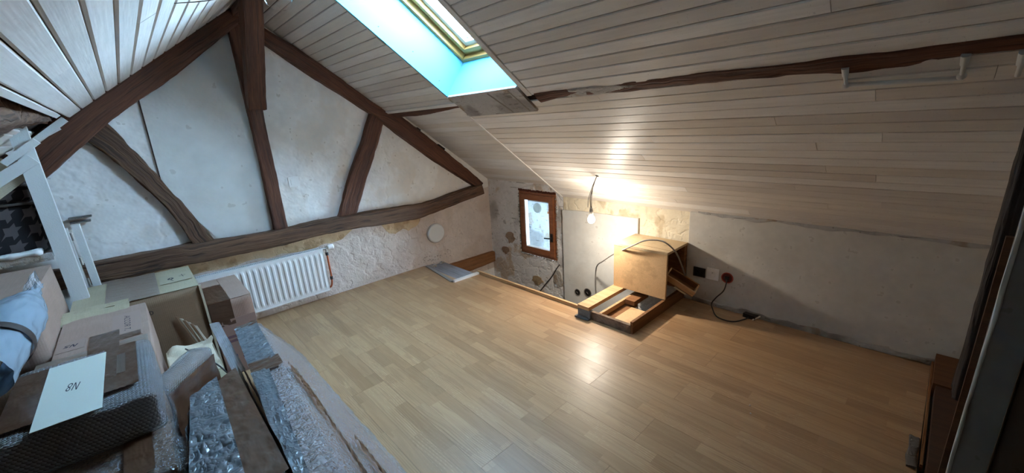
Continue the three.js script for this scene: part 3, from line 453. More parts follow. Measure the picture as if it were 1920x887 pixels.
{ // rail on pegs
  const t = thing('clothes_rail', 'thin white painted rail on pegs below the purlin', 'rail');
  part('rail_rod', cyl([-0.3, 1.474, -1.905], [-0.012, 1.466, -1.917], 0.0075), mWhite, t);
  for (const x of [-0.295, -0.018]) part('bracket', [cyl([x, 1.528, -1.842], [x, 1.503, -1.868], 0.011, 0.009), cyl([x, 1.51, -1.862], [x, 1.472, -1.905], 0.006), new THREE.SphereGeometry(0.0115, 14, 10).translate(x, 1.472, -1.906)], mWhite, t);
  const u = tag(obj('wall_hook', [cyl([0.092, 1.52, -1.845], [0.092, 1.49, -1.875], 0.012, 0.01), cyl([0.092, 1.492, -1.87], [0.092, 1.46, -1.9], 0.006)], mWhite), 'white peg beside the dark post under the ceiling', 'hook');
}
// ------------------------------------------------------------------ right end: post and low boards
{
  const st = [1.62, 1.2, 0.8, 0.4].map((y) => ({ c: V(0.19, y, -1.95), a: V(0.055, 0, 0), b: V(0, 0, 0.05) }));
  const o = tag(obj('end_post', stations(st, 40, 18, 0.003, 107, 8), mDarkBeam), 'dark upright timber post at the end of the sloping ceiling', 'post');
  tag(obj('post_board', [bx(0.152, 0.262, 0.0, 1.0, -1.885, -1.865)], M({ color: 0x6a5040, map: mTan.map, roughness: 0.8 })), 'brown upright board nailed to the foot of the dark post', 'board');
  tag(obj('low_board', [bx(0.118, 0.26, 0, 0.075, -2.955, -2.61)], M({ color: 0x8a6c54, map: mTan.map, roughness: 0.8 })), 'pale brown board lying along the floor edge in the far right corner', 'board');
  tag(obj('low_beam', [bx(0.128, 0.3, 0, 0.07, -2.6, -1.37)], M({ color: 0x5c4232, map: mTan.map, roughness: 0.75 })), 'dark brown floor beam beside the post at the right edge of the laminate', 'beam');
  tag(obj('edge_lath', [barBetween([0.112, 0.02, -2.93], [0.116, 0.012, -2.0], 0.008, 0.03)], mTanDark), 'thin pale lath standing along the right edge of the floor', 'lath');
}

// ------------------------------------------------------------------ radiator
{
  const t = thing('radiator', 'white ribbed panel radiator under the tie beam on the gable wall', 'radiator');
  const z0 = 0.2, z1 = -1.045, y0 = 0.085, y1 = 0.455, N = 380, Y = 26;
  part('front_panel', sheet(N, Y, (a, b) => { const z = mix(z0, z1, a), y = mix(y0, y1, b), e = Math.min(sst(0, 0.03, a), sst(0, 0.03, 1 - a)) * sst(0.07, 0.12, b) * sst(0.07, 0.12, 1 - b), ph = md((z + 0.5) / 0.0415, 1), rib = sst(0.05, 0.2, ph) * (1 - sst(0.55, 0.7, ph)); return { x: -3.555 + 0.009 * rib * e, y, z, u: z, v: y }; }), mRad, t);
  part('side_panel', bx(-3.625, -3.555, y0 + 0.005, y1 + 0.008, z1 - 0.002, z1 + 0.004), mRad, t);
  part('back_panel', bx(-3.628, -3.615, y0, y1, z1 + 0.01, z0), mRad, t);
  part('edge_rail', [bx(-3.57, -3.552, y1 - 0.004, y1 + 0.006, z1, z0), bx(-3.57, -3.552, y0 - 0.006, y0 + 0.004, z1, z0)], mRad, t);
  const g = part('top_grille', [bx(-3.612, -3.604, y1 + 0.0, y1 + 0.012, z1 + 0.01, z0), bx(-3.568, -3.562, y1, y1 + 0.012, z1 + 0.01, z0)], mRad, t);
  const sl = []; for (let z = z1 + 0.02; z < z0; z += 0.012) sl.push(bx(-3.606, -3.566, y1 + 0.003, y1 + 0.009, z, z + 0.004)); part('grille_slats', sl, M({ color: 0xa9b2ba, roughness: 0.5 }), g).userData.kind = 'stuff';
  const v = part('valve', [cyl([-3.59, 0.45, -1.045], [-3.59, 0.45, -1.085], 0.011), cyl([-3.59, 0.465, -1.085], [-3.59, 0.405, -1.085], 0.011)], mSteel, t);
  part('valve_knob', lathe([[0, 0.055], [0.018, 0.055], [0.022, 0.045], [0.022, 0.012], [0.016, 0], [0, 0]], 20).rotateX(-Math.PI / 2).translate(-3.585, 0.456, -1.092), mPlastic, v);
  part('pipe', tube([[-3.59, 0.41, -1.085], [-3.59, 0.3, -1.085], [-3.592, 0.15, -1.085], [-3.6, 0.1, -1.075], [-3.62, 0.08, -1.06]], 0.008), mCopper, t);
  for (const y of [0.415, 0.19]) part('pipe_nut', cyl([-3.59, y, -1.085], [-3.59, y - 0.028, -1.085], 0.013, 0.013, 6), mBlack, t);
}

// ------------------------------------------------------------------ hanging bulb on the right slope
{
  const t = thing('pendant_bulb', 'lit bare bulb hanging on thin wires from the sloping ceiling', 'light bulb');
  part('bulb_socket', lathe([[0, 0.075], [0.008, 0.075], [0.012, 0.06], [0.0155, 0.05], [0.0155, 0.022], [0.013, 0.018], [0, 0.018]], 20).translate(-1.822, 0.672, -2.5), M({ color: 0xcfcac2, roughness: 0.4 }), t);
  const g = part('bulb_glass', lathe([[0, -0.03], [0.012, -0.0275], [0.022, -0.02], [0.0285, -0.008], [0.0295, 0.004], [0.027, 0.015], [0.021, 0.026], [0.015, 0.036], [0.0135, 0.045], [0, 0.045]], 28).translate(-1.822, 0.652, -2.5), M({ color: 0xffffff, emissive: new THREE.Color().setRGB(1, 0.9, 0.72), emissiveIntensity: 5, roughness: 0.3 }), t);
  const top = [-1.831, 0.982, -2.588];
  part('wire', tube([top, [-1.846, 0.90, -2.56], [-1.852, 0.82, -2.53], [-1.826, 0.745, -2.5]], 0.0028), mCableDark, t);
  part('wire', tube([top, [-1.84, 0.9, -2.55], [-1.836, 0.83, -2.525], [-1.82, 0.745, -2.5]], 0.0028), mCable, t);
  part('wire', tube([top, [-1.862, 0.895, -2.57], [-1.884, 0.80, -2.55], [-1.884, 0.735, -2.54]], 0.0025), mCableDark, t);
  part('wire_hole', new THREE.CircleGeometry(0.014, 16).rotateX(Math.PI / 2).applyQuaternion(new THREE.Quaternion().setFromUnitVectors(V(0, -1, 0), right.n)).translate(...onSlope(right, -1.831, 2.225, 0.0015).toArray()), mDark, t);
  const L = new THREE.PointLight(BULB_COLOR, BULB_CD, 0, 2); L.position.set(-1.822, 0.652, -2.5); L.castShadow = true; L.shadow.radius = 1.4; L.shadow.mapSize.set(1024, 1024); L.name = 'pendant_bulb_light'; t.add(L);
  const D = new THREE.SpotLight(BULB_COLOR, BULB_DOWN_CD, 0, 1.5, 0.7, 2); D.position.copy(L.position); D.target.position.set(-1.822, 0, -2.5); D.castShadow = true; D.shadow.radius = 1.4; D.name = 'pendant_bulb_forward_light'; t.add(D, D.target);
}
{ // clear bulb near the camera, unlit
  const c = [-1.078, 1.717, -0.326], t = thing('clear_bulb', 'unlit clear glass bulb hanging beside the ridge brace', 'light bulb', c);
  part('bulb_glass', lathe([[0, -0.032], [0.013, -0.029], [0.024, -0.02], [0.03, -0.006], [0.03, 0.006], [0.026, 0.02], [0.018, 0.034], [0.0135, 0.046], [0.0135, 0.05]], 32), MP({ color: 0xffffff, transmission: 1, thickness: 0, roughness: 0, ior: 1.5 }), t);
  part('filament', [tube([[0, 0.03, 0], [0.006, 0.0, 0.004], [-0.006, -0.004, 0], [0.004, -0.008, -0.004], [0, 0.03, -0.004]], 0.0006, 40, 5), cyl([0, 0.046, 0], [0, 0.02, 0], 0.005, 0.003)], mSteel, t);
  part('bulb_socket', lathe([[0.0135, 0.046], [0.016, 0.05], [0.017, 0.09], [0.008, 0.1], [0, 0.1]], 20), mBlack, t);
  part('wire', tube([[0, 0.1, 0], [0.01, 0.16, 0.01], [0, 0.24, 0]], 0.0025), mCableDark, t);
  part('wire', tube([[-0.016, 0.02, 0.0], [-0.15, 0.01, 0.1], [-0.3, 0.03, 0.15]], 0.0012), mCable, t);
}

// ------------------------------------------------------------------ sockets and cables on the knee wall
{
  const b = thing('empty_socket', 'black opened wall socket, left of the white one beside the box', 'socket', [-1.163, 0.24, -2.956]);
  part('socket_frame', [bx(-0.044, 0.044, -0.036, 0.036, 0, 0.006)], mBlack, b); part('insert', [bx(-0.03, 0.028, -0.024, 0.022, 0.006, 0.016), cyl([-0.012, 0, 0.016], [-0.012, 0, 0.02], 0.006), cyl([0.012, 0, 0.016], [0.012, 0, 0.02], 0.006)], mDark, b);
  const w = thing('wall_socket', 'white square wall socket between the black and the red ones', 'socket', [-1.065, 0.248, -2.956]);
  part('plate', bx(-0.043, 0.043, -0.043, 0.043, 0, 0.009), mPlastic, w); part('socket_face', lathe([[0.02, -0.001], [0.021, 0.002], [0.019, 0.002], [0.018, -0.004], [0, -0.004]], 28).rotateX(Math.PI / 2).translate(0, 0, 0.009), mPlastic, w); part('pin', [cyl([0, 0.012, 0.004], [0, 0.012, 0.016], 0.0028)], mSteel, w); part('contact_hole', [new THREE.CircleGeometry(0.003, 12).translate(-0.009, -0.003, 0.0063), new THREE.CircleGeometry(0.003, 12).translate(0.009, -0.003, 0.0063)], mDark, w);
  const r = thing('wall_box', 'round red mounting box in the wall with a cable hanging out', 'socket', [-0.965, 0.242, -2.957]);
  part('box_rim', lathe([[0.034, -0.02], [0.034, 0.004], [0.04, 0.005], [0.0405, 0.001]], 32).rotateX(Math.PI / 2), M({ color: 0xb4402a, roughness: 0.5, side: THREE.DoubleSide }), r); part('box_inside', new THREE.CircleGeometry(0.035, 28).translate(0, 0, 0.0015), M({ color: 0x5a1a12, roughness: 0.7 }), r); part('connector', [bx(-0.012, 0.014, -0.01, 0.012, 0.001, 0.018)], mDark, r);
  tag(obj('cable', tube([[-0.962, 0.235, -2.94], [-0.958, 0.215, -2.925], [-0.972, 0.15, -2.925], [-1.02, 0.08, -2.925], [-1.044, 0.03, -2.92], [-1.02, 0.008, -2.88], [-0.94, 0.006, -2.775], [-0.85, 0.006, -2.775], [-0.80, 0.006, -2.86], [-0.785, 0.01, -2.9]], 0.0042, 90), mCableDark), 'dark cable looping from the red box across the floor', 'cable');
  const f = thing('floor_socket', 'black open socket lying on the floor against the right wall', 'socket', [-0.782, 0.0, -2.925], -0.15);
  part('box_body', [bx(-0.04, 0.04, 0, 0.028, -0.02, 0.025)], mBlack, f); part('plate_edge', [barBetween([0.03, 0.004, 0.035], [0.055, 0.022, -0.02], 0.006, 0.008)], mPlastic, f);
  for (const [x, y, l] of [[-2.326, -0.255, 'smaller left hole of the two broken wall boxes under the pale panel'], [-2.203, -0.225, 'larger right hole of the two broken wall boxes under the pale panel']]) {
    const q = thing('wall_hole', l, 'wall box', [x, y, -2.959]); const k = x < -2.3 ? 0.036 : 0.045;
    part('box_rim', lathe([[k * 0.8, -0.01], [k * 0.82, 0.003], [k, 0.003], [k, 0]], 20).rotateX(Math.PI / 2), M({ color: 0x77716a, roughness: 0.9, side: THREE.DoubleSide }), q); part('box_inside', new THREE.CircleGeometry(k * 0.82, 20).translate(0, 0, 0.0015), mDark, q); part('wire_stub', [tube([[-0.01, 0, 0.002], [0, 0.012, 0.014], [0.012, -0.004, 0.012]], 0.002, 12, 6)], mCable, q);
  }
  tag(obj('cable', tube([[-2.565, -0.02, -2.975], [-2.58, -0.06, -2.945], [-2.65, -0.17, -2.94], [-2.71, -0.243, -2.93], [-2.835, -0.406, -2.93], [-2.9, -0.55, -2.92]], 0.006, 50), mCableDark), 'dark cable running down from the window corner into the floor gap', 'cable');
}

// ------------------------------------------------------------------ box, base frame, loose drawer, arching cable
{
  const b = thing('wooden_box', 'open-sided fibreboard box standing against the wall under the bulb', 'box');
  const x0 = -1.702, x1 = -1.266, z0 = -2.955, z1 = -2.632, y0 = 0.095, y1 = 0.456, t = 0.018;
  part('front_panel', bx(x0, x1, y0, y1 - 0.019, z1 - t, z1), mMdf, b); part('top_panel', bx(x0, x1 + 0.002, y1 - t, y1, z0, z1 + 0.002), M({ color: 0xd8c4a4, map: mMdf.map, roughness: 0.65 }), b);
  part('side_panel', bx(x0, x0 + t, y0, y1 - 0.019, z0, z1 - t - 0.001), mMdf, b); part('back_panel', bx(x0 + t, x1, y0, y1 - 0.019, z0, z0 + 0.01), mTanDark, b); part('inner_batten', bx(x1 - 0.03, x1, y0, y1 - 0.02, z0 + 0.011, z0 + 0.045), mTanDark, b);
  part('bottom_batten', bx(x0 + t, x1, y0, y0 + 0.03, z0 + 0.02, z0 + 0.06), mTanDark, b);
  part('seam_cover', barBetween([-1.54, y1 + 0.0005, -2.70], [-1.27, y1 + 0.0005, -2.69], 0.002, 0.001), mTanDark, b);
  const f = thing('base_frame', 'low open wooden frame on the floor in front of the box', 'frame');
  part('plank', bx(-1.712, -1.612, 0.068, 0.095, -2.955, -2.175), mTan, f);
  part('front_rail', bx(-1.70, -1.285, 0.0, 0.062, -2.215, -2.19).rotateY(0), M({ color: 0x8f7a66, map: rep(plasterB, 3, 3), bumpMap: rep(bumpPlaster, 4, 4), bumpScale: 0.006, roughness: 0.9 }), f);
  part('front_block', bx(-1.71, -1.60, 0.0, 0.066, -2.2, -2.176), mGrey, f);
  part('side_rail', bx(-1.288, -1.268, 0.0, 0.088, -2.955, -2.195), mTanDark, f); part('middle_rail', bx(-1.565, -1.545, 0.012, 0.048, -2.95, -2.22), mTan, f);
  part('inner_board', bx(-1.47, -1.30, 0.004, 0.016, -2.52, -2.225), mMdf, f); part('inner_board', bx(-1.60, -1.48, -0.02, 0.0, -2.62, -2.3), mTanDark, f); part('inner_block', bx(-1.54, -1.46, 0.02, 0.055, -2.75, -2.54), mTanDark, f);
  part('foot_strip', barBetween([-1.72, 0.006, -2.163], [-1.60, 0.006, -2.17], 0.03, 0.012), mGrey, f);
  const d = thing('loose_drawer', 'small drawer tilted in the open side of the wooden box', 'drawer', [-1.208, 0.212, -2.76]); d.rotation.set(0.3, 0.1, -0.55);
  const W = 0.05, Lg = 0.115, H = 0.026;
  part('drawer_side', bx(-Lg, Lg, -H, H, -W, -W + 0.01), mTanDark, d); part('drawer_side', bx(-Lg, Lg, -H, H, W - 0.01, W), mTan, d); part('drawer_end', bx(Lg - 0.01, Lg, -H, H, -W + 0.01, W - 0.01), mTan, d); part('drawer_end', bx(-Lg, -Lg + 0.01, -H, H, -W + 0.01, W - 0.01), mTan, d); part('drawer_bottom', bx(-Lg, Lg, -H, -H + 0.006, -W, W), mTanDark, d); part('drawer_runner', bx(-0.02, 0.07, -0.046, -0.03, W - 0.012, W), M({ color: 0xd8cfb8, roughness: 0.5 }), d);
  tag(obj('cable', tube([[-2.09, -0.24, -2.945], [-2.085, -0.1, -2.92], [-2.066, 0.041, -2.9], [-1.99, 0.15, -2.82], [-1.888, 0.227, -2.75], [-1.784, 0.31, -2.72], [-1.64, 0.40, -2.64], [-1.522, 0.472, -2.6], [-1.42, 0.531, -2.6], [-1.298, 0.549, -2.6], [-1.251, 0.534, -2.6], [-1.21, 0.474, -2.64], [-1.20, 0.34, -2.735], [-1.205, 0.25, -2.80], [-1.22, 0.18, -2.84]], 0.0055, 120), mCable), 'stiff grey cable arching over the front of the wooden box', 'cable');
}

// ------------------------------------------------------------------ left side under the eave: white post, shelf, bag, folded door
{
  tag(obj('white_post', [bx(-3.155, -3.12, 0.0, 1.53, 0.318, 0.385)], mWhite), 'white painted upright board in front of the gable wall, left of the rafter', 'post');
  const s = thing('eave_shelf', 'white wooden shelf at the left edge, holding the patterned bag', 'shelf');
  part('shelf_board', bx(-3.62, -3.10, 0.875, 0.90, 0.39, 0.95), mWhite, s); part('shelf_edge', bx(-3.10, -3.085, 0.868, 0.905, 0.388, 0.95), mPlaster, s);
  part('brace_batten', barBetween([-3.10, 1.375, 0.33], [-3.10, 1.02, 0.86], 0.05, 0.03, V(1, 0, 0)), mWhite, s); part('top_rail', barBetween([-3.12, 1.46, 0.30], [-3.12, 1.36, 0.43], 0.03, 0.05, V(1, 0, 0)), mWhite, s);
  part('shelf_upright', bx(-3.62, -3.12, 0, 0.875, 0.90, 0.93), mWhite, s);
  tag(obj('pale_panel', [barBetween([-3.15, 1.34, 0.40], [-3.15, 1.14, 0.66], 0.015, 0.12, V(0, 1, 0))], mCardEdge), 'pale loose panel behind the slanting white batten at the left edge', 'panel');
  tag(obj('rafter_board', [barBetween([-3.52, 1.53, 0.235], [-3.52, 1.40, 0.46], 0.02, 0.05, V(1, 0, 0))], mWhite), 'thin lower white board beside the left rafter, behind the white post', 'board');
  tag(obj('rafter_board', [barBetween([-3.50, 1.575, 0.20], [-3.50, 1.45, 0.36], 0.03, 0.06, V(1, 0, 0))], mWhite), 'thicker upper white board wedged between left rafter and log purlin', 'board');
  // houndstooth bag
  const ht = canvasTex(512, 512, (c, w) => { c.fillStyle = '#19161a'; c.fillRect(0, 0, w, w); c.fillStyle = '#57504f'; const n = 4, u = w / n; for (let j = 0; j < n; j++) for (let i = 0; i < n; i++) { const x = i * u, y = j * u, q = u / 4; c.beginPath(); c.moveTo(x + q, y + q); c.lineTo(x + 2 * q, y + q); c.lineTo(x + 3 * q, y); c.lineTo(x + 3 * q, y + q); c.lineTo(x + 4 * q, y + q); c.lineTo(x + 3 * q, y + 2 * q); c.lineTo(x + 3 * q, y + 3 * q); c.lineTo(x + 2 * q, y + 4 * q); c.lineTo(x + 2 * q, y + 3 * q); c.lineTo(x + q, y + 3 * q); c.lineTo(x, y + 4 * q); c.lineTo(x + q, y + 2.4 * q); c.closePath(); c.fill(); } });
  ht.wrapS = ht.wrapT = THREE.RepeatWrapping; const hm = M({ map: rep(ht, 2.9, 2.9), roughness: 0.9 });
  const b = thing('patterned_bag', 'black and grey houndstooth fabric bag on the white shelf', 'bag', [-3.36, 0.9, 0.505]);
  part('bag_body', softBox(0.42, 0.26, 0.25, 0.03, 0.03, 0.008, 6, 3), hm, b); part('bag_flap', softBox(0.4, 0.09, 0.22, 0.03, 0.03, 0.008, 6, 8).translate(0, 0.265, -0.01), hm, b);
  part('piping', tube([[0.206, 0.26, -0.11], [0.212, 0.262, 0], [0.206, 0.26, 0.11]], 0.006), mGrey, b);
  const p = tag(obj('paper_bundle', [softBox(0.09, 0.022, 0.2, 0.01, 0.012, 0.006, 22, 5).translate(-3.125, 0.905, 0.52)], mPlastic), 'small white crumpled paper lying on the front of the shelf', 'paper');
  // folded white door leaves with hinges
  const d = thing('folded_door', 'two narrow white door leaves folded together by the gable wall', 'door');
  part('door_leaf', bx(-3.45, -3.40, 0.0, 0.972, 0.336, 0.366), mWhite, d); part('door_leaf', bx(-3.47, -3.415, 0.0, 0.985, 0.285, 0.318), mWhite, d);
  for (const y of [0.62, 0.75, 0.9]) part('hinge', [cyl([-3.402, y, 0.327], [-3.402, y + 0.045, 0.327], 0.006)], mSteel, d);
  const r = thing('wall_bracket', 'small grey double bracket on the gable wall beside the folded door', 'bracket', [-3.629, 1.0, 0.285]);
  part('bracket_bar', bx(0, 0.05, 0, 0.008, -0.05, 0.05), mGrey, r); part('bracket_bar', bx(0, 0.05, -0.028, -0.02, -0.04, 0.05), mGrey, r);
}

// ------------------------------------------------------------------ the pile of boxes and parcels
const inkTex = (w, h, bg, draw) => canvasTex(w, h, (c) => { c.fillStyle = bg; c.fillRect(0, 0, w, h); draw(c); });
function carton(name, label, x0, x1, y0, y1, z0, z1, m, opt = {}) {                       // a closed carton: body, two top flaps with a seam, tape
  const t = thing(name, label, 'box', [(x0 + x1) / 2, y0, (z0 + z1) / 2], opt.turn ?? 0, opt.group), w = x1 - x0, h = y1 - y0, d = z1 - z0;
  part('box_body', softBox(w, h - 0.004, d, 0.006, 0.05, 0.0025, 7, x0 * 9), m, t);
  const along = opt.seam ?? 'z';                                                           // seam between the flaps runs along this axis
  for (const s of [-1, 1]) part('top_flap', along === 'z' ? softBox(w / 2 - 0.002, 0.004, d - 0.004, 0.0018, 0.04, 0.0008, 9, s + x0).translate(s * w / 4, h - 0.004, 0) : softBox(w - 0.004, 0.004, d / 2 - 0.002, 0.0018, 0.04, 0.0008, 9, s + x0).translate(0, h - 0.004, s * d / 4), opt.top ?? m, t);
  return t;
}
const film2 = (x0, x1, z0, z1, y, h, m, t, name = 'tape') => part(name, sheet(Math.max(4, Math.round((x1 - x0) / 0.02)), Math.max(4, Math.round((z1 - z0) / 0.02)), (a, b) => { const x = mix(x1, x0, a), z = mix(z0, z1, b); return { x, z, y: y + h * (0.5 + 0.5 * n3(x * 31, z * 31, y * 9)), u: x, v: z }; }), m, t);
const drape = (pts, w, m, t, name = 'tape') => part(name, sheet(24, 4, (a, b) => { const f = a * (pts.length - 1), i = Math.min(pts.length - 2, Math.floor(f)), q = V(...pts[i]).lerp(V(...pts[i + 1]), f - i); return { x: q.x, y: q.y, z: q.z + (b - 0.5) * w, u: a, v: b * w }; }), m, t);
// 1: big carton under the shelf at the left edge
{
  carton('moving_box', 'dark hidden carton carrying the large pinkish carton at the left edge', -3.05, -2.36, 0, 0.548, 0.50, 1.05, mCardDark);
  const t = carton('moving_box', 'large pinkish carton under the shelf with brown tape along its left side', -3.07, -2.36, 0.55, 0.85, 0.40, 1.0, mCardPink, { seam: 'x' });
  film2(-0.355, 0.355, -0.05, 0.02, 0.301, 0.002, mTapePale, t); film2(-0.34, 0.34, 0.02, 0.1, 0.3012, 0.002, mTape, t);
}
// 4: long beige carton with brown tape, standing against the far end
{
  const t = carton('moving_box', 'tall open-sided carton with beige top, wide brown tape and scribbled marks', -3.36, -2.84, 0, 0.62, -0.14, 0.385, card(0x8f7258), { seam: 'x', top: mCardBeige });
  film2(-0.258, 0.262, -0.09, 0.13, 0.622, 0.003, mTapePale, t);
  const sc = inkTex(256, 256, '#b4a88f', (c) => { c.strokeStyle = '#2c2a30'; c.lineWidth = 5; c.lineCap = 'round'; c.beginPath(); c.moveTo(60, 70); c.lineTo(140, 62); c.moveTo(80, 40); c.lineTo(92, 95); c.moveTo(112, 44); c.lineTo(116, 92); c.stroke(); c.beginPath(); for (let i = 0; i < 60; i++) { const a = i * 0.6; c.lineTo(130 + Math.cos(a) * (10 + (i % 7) * 4), 165 + Math.sin(a) * (8 + (i % 5) * 4)); } c.stroke(); c.beginPath(); c.moveTo(150, 170); c.lineTo(215, 150); c.stroke(); });
  part('marker_scribble', uvBox(0.19, 0.0012, 0.15).translate(-0.02, 0.6245, -0.215), M({ map: sc, roughness: 0.8 }), t).geometry = (() => { const g = new THREE.BoxGeometry(0.19, 0.0012, 0.15); g.translate(-0.0, 0.6245, -0.175); return g; })();
  part('torn_flap', softBox(0.05, 0.004, 0.2, 0.0018, 0.02, 0.006, 20, 4, (q) => { q.y += 0.625 + 0.3 * Math.max(0, q.x); }).translate(0.28, 0, 0.19), mCardBeige, t);
  part('torn_flap', softBox(0.16, 0.004, 0.26, 0.0018, 0.02, 0.004, 20, 14, (q) => { q.y += 0.628 - 0.22 * Math.max(0, q.x); }).translate(0.3, 0, 0.165), mCardBeige, t);
  part('cut_edge', [bx(0.254, 0.27, 0.0, 0.618, -0.27, -0.259)], mCardEdge, t);
  const rd = inkTex(128, 64, '#846951', (c) => { c.font = 'bold 44px sans-serif'; c.fillStyle = '#3a2c26'; c.fillText('RD', 24, 48); });
  const rg = new THREE.BoxGeometry(0.001, 0.045, 0.09); part('printed_letters', rg.translate(0.262, 0.53, -0.03), M({ map: rd, roughness: 0.85 }), t);
  for (let i = 0; i < 6; i++) part('torn_strip', stations([0, 0.5, 1].map((s) => ({ c: V(0.268 + 0.02 * s + i * 0.003, 0.47 - 0.2 * s - i * 0.015, -0.13 - i * 0.013 - 0.05 * s), a: V(0.002, 0, 0.002), b: V(0.0, 0.004, 0.007 - 0.003 * s) })), 14, 8, 0.0022, 120 + i, 3), i % 2 ? mCardEdge : mCardTan, t);
  film2(-0.1, 0.262, 0.05, 0.2, 0.0, 0.001, mTape, t).geometry = sheet(6, 12, (a, b) => ({ x: 0.2622 + 0.001 * n3(a * 9, b * 9, 3), y: mix(0.18, 0.62, b), z: mix(0.19, 0.06, a), u: a * 0.15, v: b * 0.4 }));
}
// 5: smaller printed carton by the radiator
{
  const t = carton('moving_box', 'smaller pinkish carton with printed symbols next to the radiator', -3.34, -2.83, 0, 0.49, -0.372, -0.152, card(0xa58372), { seam: 'x', top: mCardPink });
  const pr = inkTex(512, 512, '#98786a', (c) => { c.fillStyle = '#6a4a52'; for (const y of [150, 190]) { c.fillRect(70, y, 390, 22); c.fillStyle = '#98786a'; for (let i = 0; i < 26; i++) c.fillRect(76 + i * 15, y + 5, 3, 12); c.fillStyle = '#6a4a52'; } c.fillStyle = '#3e3c66'; c.fillRect(120, 330, 14, 70); c.fillRect(158, 330, 14, 70); c.fillRect(134, 352, 26, 8); c.fillRect(112, 400, 70, 8); c.beginPath(); c.arc(270, 360, 34, 0, Math.PI); c.fill(); c.fillRect(236, 330, 70, 8); c.fillRect(266, 392, 8, 26); c.beginPath(); c.moveTo(360, 330); c.lineTo(384, 360); c.lineTo(336, 360); c.fill(); c.fillRect(352, 360, 16, 50); });
  part('printed_front', new THREE.BoxGeometry(0.001, 0.36, 0.212).translate(0.2565, 0.185, 0), M({ map: pr, roughness: 0.8 }), t);
  part('tape', sheet(5, 12, (a, b) => ({ x: 0.2572 + 0.0008 * n3(a * 9, b * 9, 3), y: mix(0.33, 0.488, b), z: mix(0.11, 0.0, a), u: a * 0.1, v: b * 0.2 })), mTape, t); film2(-0.1, 0.257, 0.0, 0.108, 0.4905, 0.0015, mTape, t);
}
// 6: carton with handwriting in front of the tall one
{
  const t = carton('moving_box', 'pinkish carton with handwritten words on top, in front of the tall beige one', -2.765, -2.14, 0, 0.62, 0.095, 0.395, mCardPink, { seam: 'z' });
  const wr = inkTex(512, 256, '#a98e81', (c) => { c.font = 'italic 74px sans-serif'; c.fillStyle = '#2b2236'; c.fillText('ACCOR T.', 60, 150); });
  part('handwriting', new THREE.BoxGeometry(0.36, 0.001, 0.1).translate(-0.02, 0.6215, -0.075), M({ map: wr, roughness: 0.8 }), t);
  const n5 = inkTex(256, 256, '#a98e81', (c) => { c.translate(128, 128); c.rotate(Math.PI * 0.55); c.font = 'italic bold 96px sans-serif'; c.fillStyle = '#2b2236'; c.fillText('N5', -70, 34); });
  part('handwriting', new THREE.BoxGeometry(0.11, 0.001, 0.085).translate(0.06, 0.6215, 0.10), M({ map: n5, roughness: 0.8 }), t);
  film2(0.02, 0.31, -0.05, 0.045, 0.6225, 0.003, mTape, t); film2(0.18, 0.3, -0.14, 0.186, 0.6222, 0.002, mTapePale, t); film2(0.10, 0.16, -0.12, -0.05, 0.6228, 0.003, mTape, t);
}
// hidden cartons that carry the parcels in front
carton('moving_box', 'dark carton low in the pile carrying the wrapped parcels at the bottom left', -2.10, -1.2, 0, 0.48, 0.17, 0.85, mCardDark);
{ // pale carton between the piles
  const t = carton('moving_box', 'pale crumpled carton squeezed between the handwritten carton and the wrapped parcels', -2.62, -2.12, 0, 0.37, -0.115, 0.08, mCardBeige, { seam: 'x' });
  part('crumpled_flap', softBox(0.26, 0.006, 0.18, 0.002, 0.015, 0.012, 16, 33, (q) => { q.y += 0.385 + 0.25 * (0.13 - q.x) + 0.022 * n3(q.x * 18, q.z * 18, 2); }).translate(0.08, 0, 0), mCardEdge, t);
  tag(obj('cable', tube([[-2.34, 0.47, 0.0], [-2.24, 0.455, -0.04], [-2.16, 0.42, -0.09], [-2.13, 0.378, -0.115]], 0.0035, 40), mCableDark), 'short black cord lying over the pale crumpled carton', 'cable');
}
// bubble-wrapped parcels
function wrapped(name, label, p, turn, w, h, d, inner, skin, sd, extra) {
  const t = thing(name, label, 'parcel', p, turn);
  part('parcel_body', softBox(w - 0.016, h - 0.016, d - 0.016, 0.012, 0.06, 0.002, 5, sd).translate(0, 0.008, 0), inner, t);
  part('bubble_wrap', softBox(w, h, d, 0.02, 0.014, 0.006, 11, sd + 5), skin, t);
  if (extra) extra(t); return t;
}
wrapped('wrapped_parcel', 'flat bubble-wrapped parcel with a white paper label reading N8 on top', [-1.655, 0.622, 0.242], 0.0, 0.45, 0.128, 0.315, M({ color: 0x4a4440, roughness: 0.8 }), mBubble, 11, (t) => {
  const n8 = inkTex(512, 512, '#d9dccf', (c) => { c.translate(256, 256); c.rotate(Math.PI / 2 + 0.15); c.font = 'italic 88px sans-serif'; c.fillStyle = '#22222c'; c.fillText('N8', -60, 30); });
  part('paper_label', new THREE.BoxGeometry(0.40, 0.0016, 0.128).translate(0.035, 0.1375, 0.016), M({ map: n8, roughness: 0.75 }), t);
  film2(-0.19, 0.15, -0.122, -0.044, 0.1355, 0.002, mTape, t); film2(-0.17, 0.18, 0.076, 0.148, 0.1355, 0.002, mTape, t);
  part('tape', sheet(4, 8, (a, b) => ({ x: mix(0.05, -0.1, a), y: 0.1395 + 0.001 * n3(a * 5, b * 5, 2), z: mix(-0.095, -0.075, b), u: a, v: b })), mTapePale, t);
});
wrapped('wrapped_parcel', 'brown parcel in clear wrap beneath the parcel with the white label', [-1.50, 0.485, 0.285], 0.0, 0.52, 0.13, 0.42, mCardDark, mCrinkle, 21, (t) => {
  part('wrap_fold', softBox(0.18, 0.09, 0.07, 0.03, 0.012, 0.012, 14, 27).translate(0.16, 0.02, -0.195), mCrinkle, t); film2(-0.2, 0.24, -0.16, -0.1, 0.1355, 0.004, mTape, t);
});
